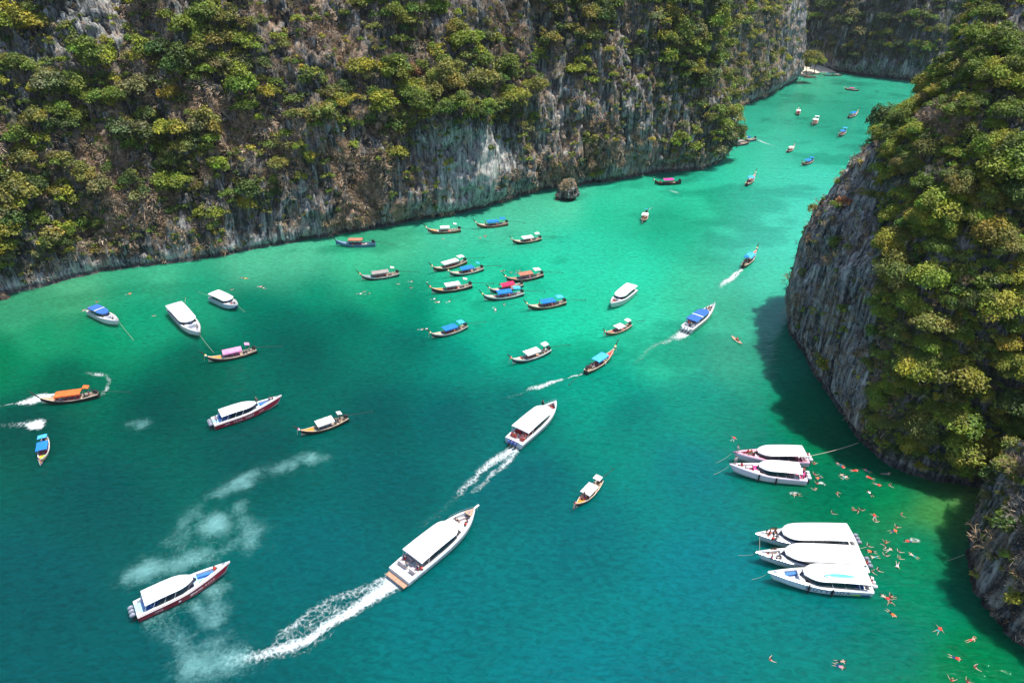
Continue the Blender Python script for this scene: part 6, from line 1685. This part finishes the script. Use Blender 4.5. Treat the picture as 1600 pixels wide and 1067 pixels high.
rope((1166, 836), -.05, (1137, 824), -.1, "slack line floating ahead of the farthest of the lower boats", 0, .03)
rope((1480, 876), -.05, (1507, 866), 1.0, "line from the water to the dark headland", .05, .035)
rope((1338, 858), 1.0, (1354, 854), .1, "stern line a swimmer holds behind the middle boat", .05, .03)

# ------------------------------------------------------------------ foam: wakes and churned patches, thin sheets on the water
def foam_mat(name, color, net, strength, lo=-.15, hi=.60):
    m = bpy.data.materials.new(name); m.use_nodes = True
    nt = m.node_tree; N, L = nt.nodes, nt.links
    b = N["Principled BSDF"]; b.inputs["Base Color"].default_value = (*color, 1); b.inputs["Roughness"].default_value = .8; b.inputs["Specular IOR Level"].default_value = .2
    at = N.new("ShaderNodeAttribute"); at.attribute_name = "foam"
    geo = N.new("ShaderNodeNewGeometry")
    def noise(sc, det, dist):
        n = N.new("ShaderNodeTexNoise"); n.inputs["Scale"].default_value = sc; n.inputs["Detail"].default_value = det; n.inputs["Distortion"].default_value = dist; n.inputs["Roughness"].default_value = .65
        L.new(geo.outputs["Position"], n.inputs["Vector"]); return n.outputs["Fac"]
    def ma(op, a, c, d=None):
        q = N.new("ShaderNodeMath"); q.operation = op
        for i, v in enumerate((a, c, d)):
            if v is None: continue
            if isinstance(v, (int, float)): q.inputs[i].default_value = v
            else: L.new(v, q.inputs[i])
        return q.outputs[0]
    warp = N.new("ShaderNodeMix"); warp.data_type = 'RGBA'; warp.blend_type = 'ADD'; warp.inputs[0].default_value = 1.0
    nn = N.new("ShaderNodeTexNoise"); nn.inputs["Scale"].default_value = .45; nn.inputs["Detail"].default_value = 4; L.new(geo.outputs["Position"], nn.inputs["Vector"])
    L.new(geo.outputs["Position"], warp.inputs[6]); L.new(nn.outputs["Color"], warp.inputs[7])
    vo = N.new("ShaderNodeTexVoronoi"); vo.feature = 'DISTANCE_TO_EDGE'; vo.inputs["Scale"].default_value = 1.25
    L.new(warp.outputs[2], vo.inputs["Vector"])
    lace = N.new("ShaderNodeMapRange"); lace.inputs[1].default_value = .0; lace.inputs[2].default_value = .30; lace.inputs[3].default_value = 1; lace.inputs[4].default_value = 0
    L.new(vo.outputs["Distance"], lace.inputs[0])
    big = ma('MULTIPLY_ADD', ma('SUBTRACT', noise(.28, 6, 1.4), .5), 1.1, .5)
    tex = ma('ADD', ma('MULTIPLY', ma('ADD', ma('MULTIPLY', noise(.9, 7, .8), .5), ma('MULTIPLY', big, .5)), 1.0 - net), ma('MULTIPLY', lace.outputs[0], net * .75))
    fine = ma('MULTIPLY', ma('SUBTRACT', noise(2.2, 6, 1.2), .5), 1.0)
    tex = ma('ADD', tex, fine)
    # more foam where the sheet is dense
    v = ma('ADD', tex, ma('MULTIPLY_ADD', at.outputs["Fac"], 1.05, -.98))
    mr = N.new("ShaderNodeMapRange"); mr.interpolation_type = 'SMOOTHSTEP'; mr.inputs[1].default_value = lo; mr.inputs[2].default_value = hi; mr.inputs[4].default_value = strength
    L.new(v, mr.inputs[0]); L.new(mr.outputs[0], b.inputs["Alpha"])
    return m
FOAM = foam_mat("white_foam", (0.50, 0.56, 0.56), .30, .86, -.10, .66)
CHURN = foam_mat("churned_water", (0.20, 0.45, 0.44), .08, .50, -.24, .88)

FOAM_N = [0]
def foam(name, strokes, label, material, cat="wake", step=.45, z=.03):
    FOAM_N[0] += 1; z += .004 * FOAM_N[0]
    """strokes: ([(px, py), ...], [width m, ...], [density, ...])"""
    segs = []
    for pts, wd, de in strokes:
        g = [ground(*p) for p in pts]
        wd = wd if isinstance(wd, (list, tuple)) else [wd] * len(pts); de = de if isinstance(de, (list, tuple)) else [de] * len(pts)
        if len(g) == 1: segs.append((g[0], g[0], wd[0], wd[0], de[0], de[0]))
        for i in range(len(g) - 1): segs.append((g[i], g[i + 1], wd[i], wd[i + 1], de[i], de[i + 1]))
    if material is CHURN: segs += [(a, b, w0 * 1.7, w1 * 1.7, d0 * .52, d1 * .52) for a, b, w0, w1, d0, d1 in segs]
    mg = max(max(s[2], s[3]) for s in segs) * 2.2
    x0 = min(min(s[0].x, s[1].x) for s in segs) - mg; x1 = max(max(s[0].x, s[1].x) for s in segs) + mg
    y0 = min(min(s[0].y, s[1].y) for s in segs) - mg; y1 = max(max(s[0].y, s[1].y) for s in segs) + mg
    X, Y = np.meshgrid(np.arange(x0, x1, step), np.arange(y0, y1, step))
    D = np.zeros_like(X)
    wx = .9 * fbm(X * .22, Y * .22, 0 * X + len(label), 3, 5); wy = .9 * fbm(X * .22, Y * .22, 0 * X + 3.3, 3, 6)
    for a, b, w0, w1, d0, d1 in segs:
        vx, vy = b.x - a.x, b.y - a.y; L2 = vx * vx + vy * vy
        u = np.clip(((X + wx - a.x) * vx + (Y + wy - a.y) * vy) / L2, 0, 1) if L2 > 1e-6 else 0 * X
        r = np.hypot(X + wx - a.x - u * vx, Y + wy - a.y - u * vy); w = w0 + (w1 - w0) * u
        D = np.maximum(D, (d0 + (d1 - d0) * u) * np.exp(-(r / w) ** 2))
    F = grid_faces(*X.shape); Df = D.ravel(); keep = Df[F].max(1) > .16
    F = F[keep]; used = np.unique(F); remap = -np.ones(Df.size, int); remap[used] = np.arange(len(used))
    V = np.stack([X.ravel(), Y.ravel(), np.full(X.size, z)], 1)[used]
    o = link(name, np_mesh(name, V, remap[F], {"foam": Df[used]}, True), None, [material])
    tag(o, label, cat, None, 'stuff')
    return o
foam("boat_wake", [([(616, 908), (595, 922), (560, 945), (520, 973), (480, 996), (440, 1014), (405, 1026), (380, 1030), (345, 1034)], [2.0, 1.7, 1.4, 1.2, 1.1, 1.1, 1.2, 1.5, 1.6], [1.25, 1.1, 1.0, .95, .92, .9, .82, .66, .4]),
                  ([(598, 908), (560, 922), (520, 938), (480, 962), (452, 985), (430, 1006)], [1.3, 1.1, 1.1, 1.2, 1.2, 1.0], [.80, .66, .60, .62, .64, .52]), ([(560, 940), (520, 955), (485, 975), (455, 995)], 2.2, [.55, .55, .5, .42]),
                  ([(520, 990), (480, 1010), (440, 1022)], 1.2, .45)], "long curving white wake behind the largest white cruiser", FOAM)
foam("churned_foam", [([(375, 1032), (340, 1038), (305, 1042), (290, 1028), (275, 1002), (252, 975), (235, 965)], [2.6, 3.2, 3.0, 2.6, 2.2, 2.4, 2.0], [.85, .85, .92, .74, .62, .52, .4]), ([(320, 1015), (345, 1008)], 2.6, .6), ([(285, 1000)], 2.4, .5)],
     "pale churned foam where the cruiser's wake turns, lower left", CHURN)
foam("churned_foam", [([(205, 900), (225, 893), (250, 890)], [2.0, 2.6, 2.4], [.85, 1.0, .8]), ([(262, 886), (290, 874), (315, 868), (340, 868)], [2.4, 2.6, 2.4, 2.0], [.78, .85, .78, .5]), ([(222, 905)], 2.2, .8), ([(240, 960), (265, 955), (300, 925)], [2.0, 1.8, 1.4], [.6, .5, .4])],
     "cloud of churned foam beside the long red and white speedboat", CHURN)
foam("churned_foam", [([(335, 922), (330, 935), (345, 948), (335, 968), (320, 980)], [2.2, 1.8, 2.2, 2.4, 1.6], [.85, .6, .7, .8, .5]), ([(308, 948), (322, 960), (348, 955)], [1.6, 1.4, 1.4], [.75, .7, .6]), ([(340, 925), (350, 965)], 1.3, .6)],
     "patch of churned foam on the near side of the long red and white speedboat", CHURN)
foam("churned_foam", [([(510, 716), (490, 718), (470, 716), (455, 725), (430, 732)], [1.6, 2.4, 2.2, 2.4, 2.4], [.55, .85, .6, .75, .66]), ([(398, 742), (380, 752), (350, 768), (330, 772)], [2.4, 2.6, 2.2, 1.8], [.7, .92, .66, .5]), ([(388, 758)], 1.6, 1.0),
                      ([(376, 790), (382, 808), (395, 828), (390, 850), (385, 862)], [1.6, 2.0, 2.6, 2.6, 2.0], [.66, .5, .78, .7, .5]), ([(338, 820)], 3.2, 1.05), ([(330, 828), (322, 815), (300, 800)], [2.4, 2.4, 2.2], [.7, .55, .5]), ([(310, 790), (292, 812), (285, 850), (262, 848)], [2.2, 2.6, 2.4, 2.2], [.5, .6, .55, .5]), ([(350, 858), (372, 845)], 2.0, .58), ([(300, 872), (330, 880)], 2.0, .5)],
     "broken trail of milky aerated water curving up from the red speedboat", CHURN)
foam("boat_wake", [([(797, 702), (778, 716), (750, 740), (725, 765), (708, 785)], [1.2, 1.1, 1.1, 1.2, 1.4], [1.0, .85, .74, .62, .42]), ([(803, 706), (785, 727), (760, 752), (742, 768)], [.9, .8, .8, .8], [.9, .74, .66, .5]), ([(700, 790), (660, 820)], 1.4, .36)], "straight double-streaked wake behind the blunt-bowed white cruiser", FOAM)
foam("boat_wake", [([(912, 585), (890, 592)], [.3, .4], [.9, .75]), ([(882, 593), (862, 598), (842, 604), (825, 608)], [.6, .9, 1.1, 1.0], [.75, .9, .88, .6]), ([(820, 612), (795, 620)], .8, .45)], "thin wake behind the longtail with the light blue canopy", FOAM)
foam("boat_wake", [([(1159, 420), (1150, 428), (1142, 435), (1133, 442), (1124, 449)], [.4, .9, 1.3, 1.7, 1.6], [.8, 1.1, 1.0, .82, .5])], "white wake behind the longtail speeding up the lagoon", FOAM)
foam("boat_wake", [([(1075, 515), (1064, 522), (1055, 527)], [1.5, 1.8, 1.7], [1.2, 1.1, .8]), ([(1045, 530), (1025, 540), (1005, 556), (985, 570)], [1.2, 1.2, 1.2, 1.0], [.6, .5, .48, .35])], "foaming wake at the stern of the blue-bimini speedboat", FOAM)
foam("boat_wake", [([(85, 617), (65, 621), (48, 626), (30, 630)], [1.0, 1.8, 1.7, 1.2], [.9, 1.25, 1.2, .9]), ([(18, 632), (0, 635)], .5, .6)], "white splash behind the bow of the orange-canopied longtail", FOAM)
foam("boat_wake", [([(136, 583), (150, 586), (166, 588)], [.8, 1.2, .8], [.5, .8, .6]), ([(168, 590), (170, 600), (168, 610), (160, 618)], [.6, .6, .6, .7], [.66, .62, .75, .6])], "thin hook of foam off the stern of the orange-canopied longtail", FOAM)
foam("boat_wake", [([(66, 670), (60, 664), (48, 661)], [.9, 1.8, 1.6], [.9, 1.25, 1.0]), ([(40, 660), (18, 663), (-5, 668)], [1.4, 1.2, 1.0], [.66, .5, .4])], "white splash beyond the stern of the lime-decked longtail", FOAM)
foam("churned_foam", [([(205, 662), (222, 664), (236, 662)], [1.6, 2.2, 1.4], [.5, .7, .45])], "faint milky patch in the dark water right of the lime-decked longtail", CHURN)
foam("boat_wake", [([(1186, 220), (1200, 226), (1212, 230)], [1.2, 1.2, 1.0], [.8, .66, .4])], "short wake off the stern of the longtails at the cliff corner", FOAM)
foam("boat_wake", [([(1045, 298), (1055, 301), (1063, 304)], [.8, 1.2, .8], [.6, .7, .4])], "small ripple of foam below the black longtail with magenta cloth", FOAM)
foam("boat_wake", [([(1012, 329), (1018, 324)], [.5, .5], [.7, .5])], "small wake behind the oncoming longtail", FOAM)
foam("swimmer_splash", [([(1423, 845), (1432, 846)], [.6, .6], [.85, .7])], "white splash kicked up by the swimmer by the dark headland", FOAM, "splash", .25)
foam("swimmer_splash", [([(1280, 752), (1286, 756)], [.7, .5], [.9, .6]), ([(1236, 769), (1246, 768)], .4, .7)], "splashes at the sterns of the upper raft", FOAM, "splash", .25)
foam("swimmer_splash", [([(772, 482)], .6, .8), ([(670, 441)], .6, .75)], "small white splashes near the moored longtails", FOAM, "splash", .25)
# ------------------------------------------------------------------ air: a thin even haze round the whole place
def build_haze():
    m = MB()
    m.box((0, 0, (170 - 4.0) / 2), (4200, 4200, 174.0))
    v = bpy.data.materials.new("haze"); v.use_nodes = True
    nt = v.node_tree; nt.nodes.remove(nt.nodes["Principled BSDF"])
    p = nt.nodes.new("ShaderNodeVolumePrincipled")
    p.inputs["Color"].default_value = (0.86, 0.92, 1.0, 1); p.inputs["Density"].default_value = 0.00004; p.inputs["Anisotropy"].default_value = 0.2
    nt.links.new(p.outputs[0], nt.nodes["Material Output"].inputs["Volume"])
    o = link("haze", m.mesh("haze"), None, [v])
    tag(o, "thin pale haze hanging in the air over the lagoon", "haze", None, 'stuff')
build_haze()
